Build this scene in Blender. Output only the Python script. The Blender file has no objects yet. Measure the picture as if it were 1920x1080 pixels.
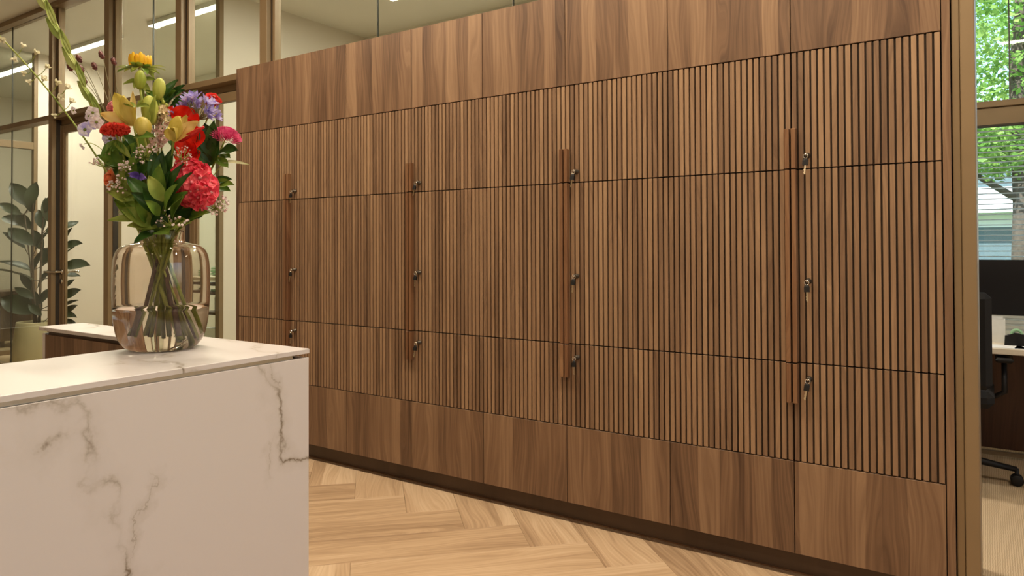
import bpy, math, random
from mathutils import Vector, Matrix

random.seed(7)
SC = bpy.context.scene
COL = SC.collection
PI = math.pi

# ------------------------------------------------------------------ camera
CAM = Vector((4.0794, -2.8879, 1.2852))
F, CX, CY = 1335.18, 959.86, 443.66
yaw, pitch, roll = math.radians(33.7264), math.radians(0.7623), math.radians(-0.2158)
FW = Vector((-math.sin(yaw) * math.cos(pitch), math.cos(yaw) * math.cos(pitch), math.sin(pitch)))
_rt = Vector((math.cos(yaw), math.sin(yaw), 0))
_up = _rt.cross(FW)
RT = math.cos(roll) * _rt + math.sin(roll) * _up
UP = -math.sin(roll) * _rt + math.cos(roll) * _up
cd = bpy.data.cameras.new('camera')
cam = bpy.data.objects.new('camera', cd)
COL.objects.link(cam)
m = Matrix((RT, UP, -FW)).transposed().to_4x4()
m.translation = CAM
cam.matrix_world = m
cd.sensor_width = 36
cd.lens = F / 1920 * 36
cd.shift_y = (CY - 540) / 1920
cd.shift_x = -(CX - 960) / 1920
cd.clip_start = 0.02
cd.clip_end = 300
SC.camera = cam

# ------------------------------------------------------------------ world, sun, exposure
w = bpy.data.worlds.new('sky')
SC.world = w
w.use_nodes = True
wn = w.node_tree
wn.nodes.clear()
sky = wn.nodes.new('ShaderNodeTexSky')
sky.sky_type = 'NISHITA'
sky.sun_disc = False
sky.sun_elevation = math.radians(48)
sky.sun_rotation = math.radians(200)
bg = wn.nodes.new('ShaderNodeBackground')
bg.inputs[1].default_value = 0.5
wo = wn.nodes.new('ShaderNodeOutputWorld')
wn.links.new(sky.outputs[0], bg.inputs[0])
wn.links.new(bg.outputs[0], wo.inputs[0])

sd = bpy.data.lights.new('sun', 'SUN')
sd.energy = 11.0
sd.angle = math.radians(0.6)
sd.color = (1.0, 0.95, 0.86)
sun = bpy.data.objects.new('sun', sd)
COL.objects.link(sun)
sun.rotation_euler = (math.radians(44), 0, math.radians(-20))   # shines from behind the building on to the trees

vs = SC.view_settings
vs.view_transform = 'Standard'
vs.look = 'None'
vs.gamma = 1.0
vs.use_curve_mapping = False
vs.exposure = 0.0
SC.cycles.transparent_max_bounces = 24
SC.cycles.max_bounces = 12
SC.cycles.transmission_bounces = 14

LAMP_COL = (1.0, 0.85, 0.63)
ROOM_COL = (1.0, 0.92, 0.79)
LAMP_W = 48.0       # one ceiling lamp in the reception
ROOM_W = 64.0       # one ceiling lamp in the rooms behind the glass


# ------------------------------------------------------------------ helpers
def ray(x, y):
    return FW + RT * ((x - CX) / F) + UP * ((CY - y) / F)


def at_depth(x, y, d):
    return CAM + ray(x, y) * d


def on_z(x, y, z):
    r = ray(x, y)
    return CAM + r * ((z - CAM.z) / r.z)


def on_y(x, y, Y):
    r = ray(x, y)
    return CAM + r * ((Y - CAM.y) / r.y)


class MB:
    """collects shapes into one mesh"""
    def __init__(s):
        s.v, s.f, s.sm = [], [], []

    def add(s, verts, faces, smooth=False):
        b = len(s.v)
        s.v += [tuple(p) for p in verts]
        for q in faces:
            s.f.append(tuple(i + b for i in q))
            s.sm.append(smooth)
        return s

    def box(s, x0, x1, y0, y1, z0, z1):
        v = [(x0, y0, z0), (x1, y0, z0), (x1, y1, z0), (x0, y1, z0), (x0, y0, z1), (x1, y0, z1), (x1, y1, z1), (x0, y1, z1)]
        return s.add(v, [(0, 3, 2, 1), (4, 5, 6, 7), (0, 1, 5, 4), (1, 2, 6, 5), (2, 3, 7, 6), (3, 0, 4, 7)])

    def bbox(s, x0, x1, y0, y1, z0, z1, c):
        """box with chamfered edges"""
        X, Y, Z = (x0, x1), (y0, y1), (z0, z1)
        V, idx = [], {}
        for ix in (0, 1):
            for iy in (0, 1):
                for iz in (0, 1):
                    p = [X[ix], Y[iy], Z[iz]]
                    d = [c if ix == 0 else -c, c if iy == 0 else -c, c if iz == 0 else -c]
                    for ax in range(3):
                        qv = [p[k] + (0 if k == ax else d[k]) for k in range(3)]
                        idx[(ix, iy, iz, ax)] = len(V)
                        V.append(tuple(qv))
        Fs = []
        for ax in range(3):
            a, b = [k for k in range(3) if k != ax]
            for sd_ in (0, 1):
                loop = []
                for (u, w_) in ((0, 0), (1, 0), (1, 1), (0, 1)):
                    k = [0, 0, 0]
                    k[ax] = sd_; k[a] = u; k[b] = w_
                    loop.append(idx[(k[0], k[1], k[2], ax)])
                Fs.append(tuple(loop))
        for ax in range(3):
            a, b = [k for k in range(3) if k != ax]
            for u in (0, 1):
                for w_ in (0, 1):
                    def g(t, face):
                        k = [0, 0, 0]
                        k[ax] = t; k[a] = u; k[b] = w_
                        return idx[(k[0], k[1], k[2], face)]
                    Fs.append((g(0, a), g(1, a), g(1, b), g(0, b)))
        for ix in (0, 1):
            for iy in (0, 1):
                for iz in (0, 1):
                    Fs.append(tuple(idx[(ix, iy, iz, ax)] for ax in range(3)))
        return s.add(V, Fs)

    def tube(s, pts, rad, n=8, cap=True):
        pts = [Vector(p) for p in pts]
        if not isinstance(rad, (list, tuple)):
            rad = [rad] * len(pts)
        V, Fs = [], []
        ref = Vector((0.31, 0.77, 0.55))
        for i, p in enumerate(pts):
            t = (pts[min(i + 1, len(pts) - 1)] - pts[max(i - 1, 0)]).normalized()
            a = t.cross(ref)
            if a.length < 1e-3:
                a = t.cross(Vector((1, 0, 0)))
            a.normalize()
            b = t.cross(a)
            for k in range(n):
                th = 2 * PI * k / n
                V.append(p + (a * math.cos(th) + b * math.sin(th)) * rad[i])
        for i in range(len(pts) - 1):
            for k in range(n):
                k2 = (k + 1) % n
                Fs.append((i * n + k, i * n + k2, (i + 1) * n + k2, (i + 1) * n + k))
        if cap:
            Fs.append(tuple(range(n - 1, -1, -1)))
            Fs.append(tuple((len(pts) - 1) * n + k for k in range(n)))
        return s.add(V, Fs, True)

    def lathe(s, prof, n=32, M=None, closed=False):
        """prof: list of (radius, z)"""
        V, Fs = [], []
        for (r, z) in prof:
            for k in range(n):
                th = 2 * PI * k / n
                V.append(Vector((r * math.cos(th), r * math.sin(th), z)))
        m_ = len(prof)
        for i in range(m_ - 1 if not closed else m_):
            j = (i + 1) % m_
            for k in range(n):
                k2 = (k + 1) % n
                Fs.append((i * n + k, i * n + k2, j * n + k2, j * n + k))
        if not closed:
            if prof[0][0] > 1e-5:
                Fs.append(tuple(range(n - 1, -1, -1)))
            if prof[-1][0] > 1e-5:
                Fs.append(tuple((m_ - 1) * n + k for k in range(n)))
        if M is not None:
            V = [M @ p for p in V]
        return s.add(V, Fs, True)

    def ball(s, c, r, n=8, sq=(1, 1, 1), M=None):
        prof = [(max(math.sin(PI * i / n), 0.0) * r, -math.cos(PI * i / n) * r) for i in range(n + 1)]
        c = Vector(c)
        R = Matrix.Diagonal((*sq, 1))
        T = (Matrix.Translation(c) @ (M if M is not None else Matrix.Identity(4))) @ R
        V, Fs = [], []
        k_ = max(6, n)
        for (rr, z) in prof:
            for k in range(k_):
                th = 2 * PI * k / k_
                V.append(T @ Vector((rr * math.cos(th), rr * math.sin(th), z)))
        for i in range(n):
            for k in range(k_):
                k2 = (k + 1) % k_
                Fs.append((i * k_ + k, i * k_ + k2, (i + 1) * k_ + k2, (i + 1) * k_ + k))
        return s.add(V, Fs, True)

    def xform(s, data, M, smooth=True):
        return s.add([M @ Vector(p) for p in data[0]], data[1], smooth)

    def mesh(s, name):
        me = bpy.data.meshes.new(name)
        me.from_pydata(s.v, [], s.f)
        me.polygons.foreach_set('use_smooth', s.sm)
        me.update()
        return me

    def build(s, name, material, parent=None, loc=None):
        return link(name, s.mesh(name), material, parent, loc)


def link(name, me, material, parent=None, loc=None, M=None):
    if material is not None and not me.materials:
        me.materials.append(material)
    o = bpy.data.objects.new(name, me)
    COL.objects.link(o)
    if parent is not None:
        o.parent = parent
    if M is not None:
        o.matrix_local = M
    elif loc is not None:
        o.location = loc
    return o


def tag(o, label, cat, group=None, kind=None):
    o['label'] = label
    o['category'] = cat
    if group:
        o['group'] = group
    if kind:
        o['kind'] = kind
    return o


def thing(name, label, cat, loc=(0, 0, 0), rz=0, group=None):
    o = bpy.data.objects.new(name, None)
    COL.objects.link(o)
    o.empty_display_size = 0.05
    o.location = loc
    o.rotation_euler = (0, 0, rz)
    return tag(o, label, cat, group)


def struct(o, label, cat):
    o['kind'] = 'structure'
    o['label'] = label
    o['category'] = cat
    return o


def struct_empty(name, label, cat, loc=(0, 0, 0)):
    o = bpy.data.objects.new(name, None)
    COL.objects.link(o)
    o.location = loc
    return struct(o, label, cat)


def rel(parent):
    """builder origin: shift world points so that they are local to the parent"""
    return Vector(parent.location)


# ------------------------------------------------------------------ materials
def new_mat(name):
    ma = bpy.data.materials.new(name)
    ma.use_nodes = True
    nt = ma.node_tree
    nt.nodes.clear()
    out = nt.nodes.new('ShaderNodeOutputMaterial')
    return ma, nt, out


def nd(nt, typ, **kw):
    n = nt.nodes.new(typ)
    for k, v in kw.items():
        if k == 'inp':
            for i, val in v.items():
                n.inputs[i].default_value = val
        else:
            setattr(n, k, v)
    return n


def lk(nt, a, b):
    nt.links.new(a, b)


def ramp(nt, fac, stops):
    r = nt.nodes.new('ShaderNodeValToRGB')
    el = r.color_ramp.elements
    while len(el) > 1:
        el.remove(el[-1])
    el[0].position = stops[0][0]
    el[0].color = (*stops[0][1], 1)
    for p, c in stops[1:]:
        e = el.new(p)
        e.color = (*c, 1)
    lk(nt, fac, r.inputs[0])
    return r


def math_n(nt, op, a, b=None, c=None):
    n = nt.nodes.new('ShaderNodeMath')
    n.operation = op
    for i, v in enumerate((a, b, c)):
        if v is None:
            continue
        if isinstance(v, (int, float)):
            n.inputs[i].default_value = v
        else:
            lk(nt, v, n.inputs[i])
    return n.outputs[0]


def plain(name, col, rough=0.5, metal=0.0, var=0.08, scale=30.0, spec=0.5, bump=0.0, translucent=0.0, emit=0.0):
    """principled with a little procedural colour variation"""
    ma, nt, out = new_mat(name)
    tc = nd(nt, 'ShaderNodeTexCoord')
    no = nd(nt, 'ShaderNodeTexNoise', inp={'Scale': scale, 'Detail': 3.0})
    lk(nt, tc.outputs['Object'], no.inputs['Vector'])
    lo = tuple(max(0, c * (1 - var)) for c in col)
    hi = tuple(min(1, c * (1 + var)) for c in col)
    r = ramp(nt, no.outputs['Fac'], [(0.3, lo), (0.7, hi)])
    b = nd(nt, 'ShaderNodeBsdfPrincipled', inp={'Roughness': rough, 'Metallic': metal, 'Specular IOR Level': spec})
    lk(nt, r.outputs[0], b.inputs['Base Color'])
    if emit:
        b.inputs['Emission Color'].default_value = (*col, 1)
        b.inputs['Emission Strength'].default_value = emit
    if bump:
        bp = nd(nt, 'ShaderNodeBump', inp={'Strength': bump, 'Distance': 0.002})
        lk(nt, no.outputs['Fac'], bp.inputs['Height'])
        lk(nt, bp.outputs[0], b.inputs['Normal'])
    if translucent:
        t = nd(nt, 'ShaderNodeBsdfTranslucent')
        lk(nt, r.outputs[0], t.inputs['Color'])
        mx = nd(nt, 'ShaderNodeMixShader', inp={0: translucent})
        lk(nt, b.outputs[0], mx.inputs[1])
        lk(nt, t.outputs[0], mx.inputs[2])
        lk(nt, mx.outputs[0], out.inputs[0])
    else:
        lk(nt, b.outputs[0], out.inputs[0])
    return ma


def wood(name, dark, mid, light, rough=0.42, strip=0.09, grain_axis='Z', slat=False, bump=0.08, contrast=1.0):
    ma, nt, out = new_mat(name)
    tc = nd(nt, 'ShaderNodeTexCoord')
    oi = nd(nt, 'ShaderNodeObjectInfo')
    sep = nd(nt, 'ShaderNodeSeparateXYZ')
    lk(nt, tc.outputs['Object'], sep.inputs[0])
    if grain_axis == 'Z':
        across = math_n(nt, 'ADD', sep.outputs['X'], math_n(nt, 'MULTIPLY', sep.outputs['Y'], 0.7))
        along = sep.outputs['Z']
    else:
        across = sep.outputs['Y']
        along = sep.outputs['X']
    rnd = math_n(nt, 'MULTIPLY', oi.outputs['Random'], 37.0)
    ax = math_n(nt, 'ADD', across, rnd)
    al = math_n(nt, 'ADD', along, math_n(nt, 'MULTIPLY', oi.outputs['Random'], 11.0))
    # broad wander of the grain
    cw = nd(nt, 'ShaderNodeCombineXYZ')
    lk(nt, math_n(nt, 'MULTIPLY', ax, 5.0), cw.inputs[0])
    lk(nt, math_n(nt, 'MULTIPLY', al, 0.9), cw.inputs[1])
    n1 = nd(nt, 'ShaderNodeTexNoise', inp={'Scale': 1.0, 'Detail': 2.0})
    lk(nt, cw.outputs[0], n1.inputs['Vector'])
    wander = math_n(nt, 'MULTIPLY', math_n(nt, 'SUBTRACT', n1.outputs['Fac'], 0.5), 0.24)
    axw = math_n(nt, 'ADD', ax, wander)
    # strips of veneer
    vor = nd(nt, 'ShaderNodeTexVoronoi', voronoi_dimensions='1D', inp={'Scale': 1.0 / strip, 'Randomness': 0.9})
    lk(nt, math_n(nt, 'ADD', ax, math_n(nt, 'MULTIPLY', wander, 0.25)), vor.inputs['W'])
    sp = nd(nt, 'ShaderNodeSeparateColor')
    lk(nt, vor.outputs['Color'], sp.inputs[0])
    # growth bands
    band = math_n(nt, 'SINE', math_n(nt, 'MULTIPLY', axw, 330.0))
    # fine fibres
    cf = nd(nt, 'ShaderNodeCombineXYZ')
    lk(nt, math_n(nt, 'MULTIPLY', axw, 190.0), cf.inputs[0])
    lk(nt, math_n(nt, 'MULTIPLY', al, 3.2), cf.inputs[1])
    n2 = nd(nt, 'ShaderNodeTexNoise', inp={'Scale': 1.0, 'Detail': 4.0, 'Roughness': 0.65})
    lk(nt, cf.outputs[0], n2.inputs['Vector'])
    # smoky streaks
    cs = nd(nt, 'ShaderNodeCombineXYZ')
    lk(nt, math_n(nt, 'MULTIPLY', axw, 26.0), cs.inputs[0])
    lk(nt, math_n(nt, 'MULTIPLY', al, 1.3), cs.inputs[1])
    n3 = nd(nt, 'ShaderNodeTexNoise', inp={'Scale': 1.0, 'Detail': 3.0, 'Roughness': 0.55})
    lk(nt, cs.outputs[0], n3.inputs['Vector'])
    k = contrast
    tone = math_n(nt, 'MULTIPLY_ADD', sp.outputs[0], 0.46 * k, 0.5 - 0.23 * k)
    if slat:
        tone = math_n(nt, 'MULTIPLY_ADD', oi.outputs['Random'], 0.50 * k, 0.5 - 0.25 * k)
    tone = math_n(nt, 'ADD', tone, math_n(nt, 'MULTIPLY', band, 0.05 * k))
    tone = math_n(nt, 'ADD', tone, math_n(nt, 'MULTIPLY', math_n(nt, 'SUBTRACT', n2.outputs['Fac'], 0.5), 0.55 * k))
    tone = math_n(nt, 'ADD', tone, math_n(nt, 'MULTIPLY', math_n(nt, 'SUBTRACT', n3.outputs['Fac'], 0.5), 0.9 * k))
    r = ramp(nt, tone, [(0.05, dark), (0.5, mid), (0.95, light)])
    b = nd(nt, 'ShaderNodeBsdfPrincipled', inp={'Roughness': rough, 'Specular IOR Level': 0.4})
    lk(nt, r.outputs[0], b.inputs['Base Color'])
    bp = nd(nt, 'ShaderNodeBump', inp={'Strength': bump, 'Distance': 0.001})
    lk(nt, n2.outputs['Fac'], bp.inputs['Height'])
    lk(nt, bp.outputs[0], b.inputs['Normal'])
    lk(nt, b.outputs[0], out.inputs[0])
    return ma


def marble(name):
    ma, nt, out = new_mat(name)
    tc = nd(nt, 'ShaderNodeTexCoord')
    sep = nd(nt, 'ShaderNodeSeparateXYZ')
    lk(nt, tc.outputs['Object'], sep.inputs[0])
    big = nd(nt, 'ShaderNodeTexNoise', inp={'Scale': 2.4, 'Detail': 7.0, 'Roughness': 0.56})
    mp = nd(nt, 'ShaderNodeMapping')
    mp.inputs['Location'].default_value = (1.37, 3.1, 0.83)
    lk(nt, tc.outputs['Object'], mp.inputs[0])
    lk(nt, mp.outputs[0], big.inputs['Vector'])

    def vein(cy, cz, cx_, k, amp, ph):
        q = math_n(nt, 'ADD', math_n(nt, 'MULTIPLY', sep.outputs['Y'], cy), math_n(nt, 'ADD', math_n(nt, 'MULTIPLY', sep.outputs['Z'], cz), math_n(nt, 'MULTIPLY', sep.outputs['X'], cx_)))
        q = math_n(nt, 'ADD', math_n(nt, 'MULTIPLY', q, k), math_n(nt, 'MULTIPLY_ADD', big.outputs['Fac'], amp, ph))
        return math_n(nt, 'ABSOLUTE', math_n(nt, 'SINE', q))
    v1 = vein(0.80, 0.60, 0.55, 6.6, 5.2, 0.9)      # long slanting veins
    v2 = vein(0.95, 0.15, 0.4, 8.5, 8.0, 2.0)     # steeper secondary veins
    msk = nd(nt, 'ShaderNodeTexNoise', inp={'Scale': 3.4, 'Detail': 3.0})
    mp2 = nd(nt, 'ShaderNodeMapping')
    mp2.inputs['Location'].default_value = (7.7, 2.2, 5.1)
    lk(nt, tc.outputs['Object'], mp2.inputs[0])
    lk(nt, mp2.outputs[0], msk.inputs['Vector'])
    mk = ramp(nt, msk.outputs['Fac'], [(0.42, (0, 0, 0)), (0.58, (1, 1, 1))])
    mk2 = ramp(nt, msk.outputs['Fac'], [(0.46, (1, 1, 1)), (0.56, (0, 0, 0))])
    core1 = ramp(nt, v1, [(0.0, (1, 1, 1)), (0.04, (0.4, 0.4, 0.4)), (0.10, (0, 0, 0))])
    soft1 = ramp(nt, v1, [(0.0, (0.36, 0.36, 0.36)), (0.16, (0.10, 0.10, 0.10)), (0.45, (0, 0, 0))])
    core2 = ramp(nt, v2, [(0.0, (0.8, 0.8, 0.8)), (0.035, (0, 0, 0))])
    soft2 = ramp(nt, v2, [(0.0, (0.22, 0.22, 0.22)), (0.30, (0, 0, 0))])
    a = math_n(nt, 'MULTIPLY', core1.outputs[0], mk.outputs[0])
    b_ = math_n(nt, 'MULTIPLY', soft1.outputs[0], math_n(nt, 'MULTIPLY_ADD', mk.outputs[0], 0.75, 0.25))
    c_ = math_n(nt, 'MULTIPLY', math_n(nt, 'ADD', math_n(nt, 'MULTIPLY', core2.outputs[0], 0.5), soft2.outputs[0]), mk2.outputs[0])
    tot = math_n(nt, 'ADD', math_n(nt, 'ADD', math_n(nt, 'MULTIPLY', a, 0.62), math_n(nt, 'MULTIPLY', b_, 0.8)), math_n(nt, 'MULTIPLY', c_, 0.75))
    r = ramp(nt, tot, [(0.0, (0.585, 0.548, 0.552)), (0.30, (0.45, 0.41, 0.385)), (0.9, (0.17, 0.13, 0.09))])
    bs = nd(nt, 'ShaderNodeBsdfPrincipled', inp={'Roughness': 0.32, 'Specular IOR Level': 0.35})
    lk(nt, r.outputs[0], bs.inputs['Base Color'])
    lk(nt, bs.outputs[0], out.inputs[0])
    return ma


def pane_glass(name, tint=(0.92, 0.95, 0.915)):
    ma, nt, out = new_mat(name)
    tr = nd(nt, 'ShaderNodeBsdfTransparent')
    tr.inputs[0].default_value = (*tint, 1)
    gl = nd(nt, 'ShaderNodeBsdfGlossy', inp={'Roughness': 0.02})
    lw = nd(nt, 'ShaderNodeLayerWeight', inp={'Blend': 0.5})
    # Schlick reflectance of one glass surface, the same from both sides
    fr = math_n(nt, 'MULTIPLY_ADD', math_n(nt, 'POWER', lw.outputs['Facing'], 5.0), 0.95, 0.035)
    mx = nd(nt, 'ShaderNodeMixShader')
    lk(nt, fr, mx.inputs[0])
    lk(nt, tr.outputs[0], mx.inputs[1])
    lk(nt, gl.outputs[0], mx.inputs[2])
    lk(nt, mx.outputs[0], out.inputs[0])
    return ma


def true_glass(name, col, ior):
    ma, nt, out = new_mat(name)
    g = nd(nt, 'ShaderNodeBsdfGlass', inp={'Roughness': 0.0, 'IOR': ior})
    g.inputs[0].default_value = (*col, 1)
    lk(nt, g.outputs[0], out.inputs[0])
    return ma


def emissive(name, col, strength):
    ma, nt, out = new_mat(name)
    e = nd(nt, 'ShaderNodeEmission', inp={'Strength': strength})
    e.inputs[0].default_value = (*col, 1)
    lk(nt, e.outputs[0], out.inputs[0])
    return ma


def carpet(name, a, b):
    ma, nt, out = new_mat(name)
    tc = nd(nt, 'ShaderNodeTexCoord')
    wv = nd(nt, 'ShaderNodeTexWave', wave_type='BANDS', bands_direction='X', inp={'Scale': 38.0, 'Distortion': 2.0, 'Detail': 2.0})
    lk(nt, tc.outputs['Object'], wv.inputs['Vector'])
    no = nd(nt, 'ShaderNodeTexNoise', inp={'Scale': 260.0, 'Detail': 2.0})
    lk(nt, tc.outputs['Object'], no.inputs['Vector'])
    t = math_n(nt, 'ADD', math_n(nt, 'MULTIPLY', wv.outputs['Fac'], 0.45), math_n(nt, 'MULTIPLY', no.outputs['Fac'], 0.55))
    r = ramp(nt, t, [(0.25, a), (0.75, b)])
    bs = nd(nt, 'ShaderNodeBsdfPrincipled', inp={'Roughness': 0.95, 'Specular IOR Level': 0.1})
    lk(nt, r.outputs[0], bs.inputs['Base Color'])
    bp = nd(nt, 'ShaderNodeBump', inp={'Strength': 0.5, 'Distance': 0.003})
    lk(nt, t, bp.inputs['Height'])
    lk(nt, bp.outputs[0], bs.inputs['Normal'])
    lk(nt, bs.outputs[0], out.inputs[0])
    return ma


def two_tone(name, a, b, lo=0.4, hi=0.6, scale=18.0, rough=0.5, translucent=0.2, stretch=(1, 1, 1)):
    ma, nt, out = new_mat(name)
    tc = nd(nt, 'ShaderNodeTexCoord')
    oi = nd(nt, 'ShaderNodeObjectInfo')
    mp = nd(nt, 'ShaderNodeMapping')
    mp.inputs['Scale'].default_value = stretch
    lk(nt, tc.outputs['Object'], mp.inputs[0])
    no = nd(nt, 'ShaderNodeTexNoise', noise_dimensions='4D', inp={'Scale': scale, 'Detail': 3.0})
    lk(nt, mp.outputs[0], no.inputs['Vector'])
    lk(nt, math_n(nt, 'MULTIPLY', oi.outputs['Random'], 9.0), no.inputs['W'])
    r = ramp(nt, no.outputs['Fac'], [(lo, a), (hi, b)])
    bs = nd(nt, 'ShaderNodeBsdfPrincipled', inp={'Roughness': rough, 'Specular IOR Level': 0.35})
    lk(nt, r.outputs[0], bs.inputs['Base Color'])
    t = nd(nt, 'ShaderNodeBsdfTranslucent')
    lk(nt, r.outputs[0], t.inputs['Color'])
    mx = nd(nt, 'ShaderNodeMixShader', inp={0: translucent})
    lk(nt, bs.outputs[0], mx.inputs[1])
    lk(nt, t.outputs[0], mx.inputs[2])
    lk(nt, mx.outputs[0], out.inputs[0])
    return ma


M = {}
M['walnut'] = wood('walnut_veneer', (0.066, 0.033, 0.018), (0.174, 0.098, 0.055), (0.282, 0.173, 0.100), strip=0.075, contrast=1.12)
M['walnut_slat'] = wood('walnut_slat', (0.090, 0.048, 0.028), (0.222, 0.131, 0.075), (0.360, 0.226, 0.130), slat=True, contrast=0.82)
M['walnut_back'] = wood('walnut_groove_shade', (0.030, 0.017, 0.010), (0.055, 0.031, 0.017), (0.085, 0.048, 0.027), contrast=0.5)  # same walnut darkened: shade of the grooves put into the colour
M['walnut_bar'] = wood('walnut_bar', (0.075, 0.030, 0.014), (0.165, 0.078, 0.037), (0.260, 0.140, 0.070), strip=0.2, rough=0.38)
M['plinth'] = wood('dark_plinth', (0.040, 0.022, 0.012), (0.085, 0.048, 0.027), (0.130, 0.078, 0.045), grain_axis='X', strip=0.3, contrast=0.8)
M['oak'] = wood('oak_plank', (0.290, 0.185, 0.110), (0.500, 0.345, 0.215), (0.640, 0.475, 0.320), grain_axis='X', strip=0.20, rough=0.45, contrast=1.2, bump=0.25)
M['carcass'] = plain('cabinet_gap_shade', (0.008, 0.006, 0.005), 0.9)  # near-black colour stands in for shade in the gaps between doors
M['joint'] = plain('plank_joint', (0.30, 0.20, 0.12), 0.8)
M['marble'] = marble('marble')
M['bronze'] = plain('bronze_frame', (0.225, 0.152, 0.080), 0.45, 0.15, var=0.05, scale=5)
M['bronze_dark'] = plain('bronze_gasket', (0.030, 0.022, 0.015), 0.6)
M['alu'] = plain('brushed_metal', (0.62, 0.60, 0.55), 0.22, 1.0, var=0.04, scale=8)
M['cream'] = plain('cream_wall', (0.71, 0.645, 0.555), 0.75, var=0.02, scale=2)
M['white_wall'] = plain('pale_wall', (0.72, 0.69, 0.60), 0.8, var=0.02, scale=2)
M['ceiling'] = plain('ceiling_paint', (0.72, 0.69, 0.61), 0.9, var=0.02, scale=2)
M['pane'] = pane_glass('partition_glass')
M['win_glass'] = pane_glass('window_glass', (0.93, 0.97, 0.98))
M['glass_edge'] = plain('glass_joint', (0.055, 0.050, 0.035), 0.3)
M['carpet'] = carpet('carpet', (0.40, 0.29, 0.175), (0.60, 0.455, 0.30))
M['lamp'] = emissive('lamp_diffuser', (1.0, 0.90, 0.78), 9.0)
M['lamp_body'] = plain('lamp_body', (0.75, 0.74, 0.70), 0.5)
M['black'] = plain('black_plastic', (0.008, 0.007, 0.007), 0.5, spec=0.3)
M['screen'] = plain('screen_back', (0.005, 0.004, 0.005), 0.5, spec=0.25)
M['chrome'] = plain('chrome', (0.70, 0.67, 0.62), 0.2, 1.0, var=0.03)
M['steel_dark'] = plain('dark_lock_metal', (0.09, 0.075, 0.06), 0.35, 0.9)
M['brass'] = plain('brass', (0.62, 0.51, 0.35), 0.28, 1.0, var=0.05)
M['vase'] = true_glass('vase_glass', (0.975, 0.945, 0.925), 1.45)
M['water'] = true_glass('vase_water', (0.985, 0.985, 0.96), 1.333)
M['paper'] = plain('paper', (0.78, 0.77, 0.73), 0.8, var=0.04)
M['green_paper'] = plain('green_paper', (0.30, 0.52, 0.30), 0.7)
M['blue_paper'] = plain('blue_paper', (0.30, 0.50, 0.58), 0.7)
M['yellow_paper'] = plain('yellow_paper', (0.75, 0.52, 0.10), 0.7)
M['desk_top'] = plain('desk_top', (0.66, 0.58, 0.46), 0.5, var=0.03)
M['desk_wood'] = wood('dark_desk_wood', (0.025, 0.009, 0.005), (0.060, 0.022, 0.010), (0.095, 0.038, 0.018), strip=0.3)
M['fabric'] = plain('chair_fabric', (0.007, 0.006, 0.006), 0.95, scale=200, var=0.3)
M['sidebrd'] = wood('sideboard_wood', (0.060, 0.034, 0.020), (0.12, 0.070, 0.042), (0.18, 0.11, 0.07), strip=0.2)
M['pot'] = plain('pot', (0.42, 0.36, 0.20), 0.6, var=0.06, scale=6)
M['soil'] = plain('soil', (0.035, 0.024, 0.015), 0.95, scale=60, var=0.4)

# ------------------------------------------------------------------ the setting
CEIL = 3.70
XL, XR = -9.0, 8.0           # left and right end walls
YB = -6.0                    # wall behind the camera
YP = 0.40                    # front face of the glazed partition
YF = 3.00                    # facade behind the offices

# reception floor, herringbone planks with the zigzag running along the cabinets
fl = struct(MB().box(XL, XR, YB, YP + 0.05, -0.12, -0.006).build('floor', M['joint']), 'light oak herringbone floor of the reception', 'floor')
PW, PL = 0.25, 1.0
U0, V0 = -0.236, 0.94
eu, ev = Vector((0.70711, 0.70711, 0)), Vector((0.70711, -0.70711, 0))
g_ = 0.0005
plank_me = MB().bbox(g_, PL - g_, g_, PW - g_, -0.006, 0.0, 0.0006).mesh('plank')
plank_me.materials.append(M['oak'])
n_pl = 0
for k in range(-60, 60):
    for mshift in range(-10, 11):
        for horiz in (True, False):
            gx = k + (0 if horiz else 0) + mshift * 8
            gy = k if horiz else k + 1
            p = eu * (U0 + PW * gx) + ev * (V0 + PW * gy)
            if horiz:
                cpt = p + eu * (PL / 2) + ev * (PW / 2)
            else:
                cpt = p + eu * (PW / 2) + ev * (PL / 2)
            if -2.7 < cpt.x < 5.3 and -4.1 < cpt.y < 0.75:
                n_pl += 1
                # local x runs along the plank, local y across it, z up
                if horiz:      # x -> eu, y -> -ev direction keeps it right handed
                    R = Matrix((eu, -ev, Vector((0, 0, 1)))).transposed().to_4x4()
                    R.translation = p + ev * PW
                else:
                    R = Matrix((ev, eu, Vector((0, 0, 1)))).transposed().to_4x4()
                    R.translation = p
                link('plank', plank_me, None, fl, M=R)

struct(MB().box(XL, XR, YP + 0.03, YF + 0.1, -0.12, 0.004).build('floor_carpet', M['carpet']), 'beige ribbed carpet in the rooms behind the glass partition', 'floor')
struct(MB().box(XL, XR, YB, YF + 0.2, CEIL, CEIL + 0.12).build('ceiling', M['ceiling']), 'plain pale ceiling above the glazed partition', 'ceiling')
struct(MB().box(XL, XR, YB - 0.12, YB, 0, CEIL).build('wall_back', M['cream']), 'cream wall of the reception behind the viewer', 'wall')
struct(MB().box(XL - 0.12, XL, YB, YF + 0.2, 0, CEIL).build('wall_left', M['cream']), 'cream wall at the far left end', 'wall')
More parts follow.
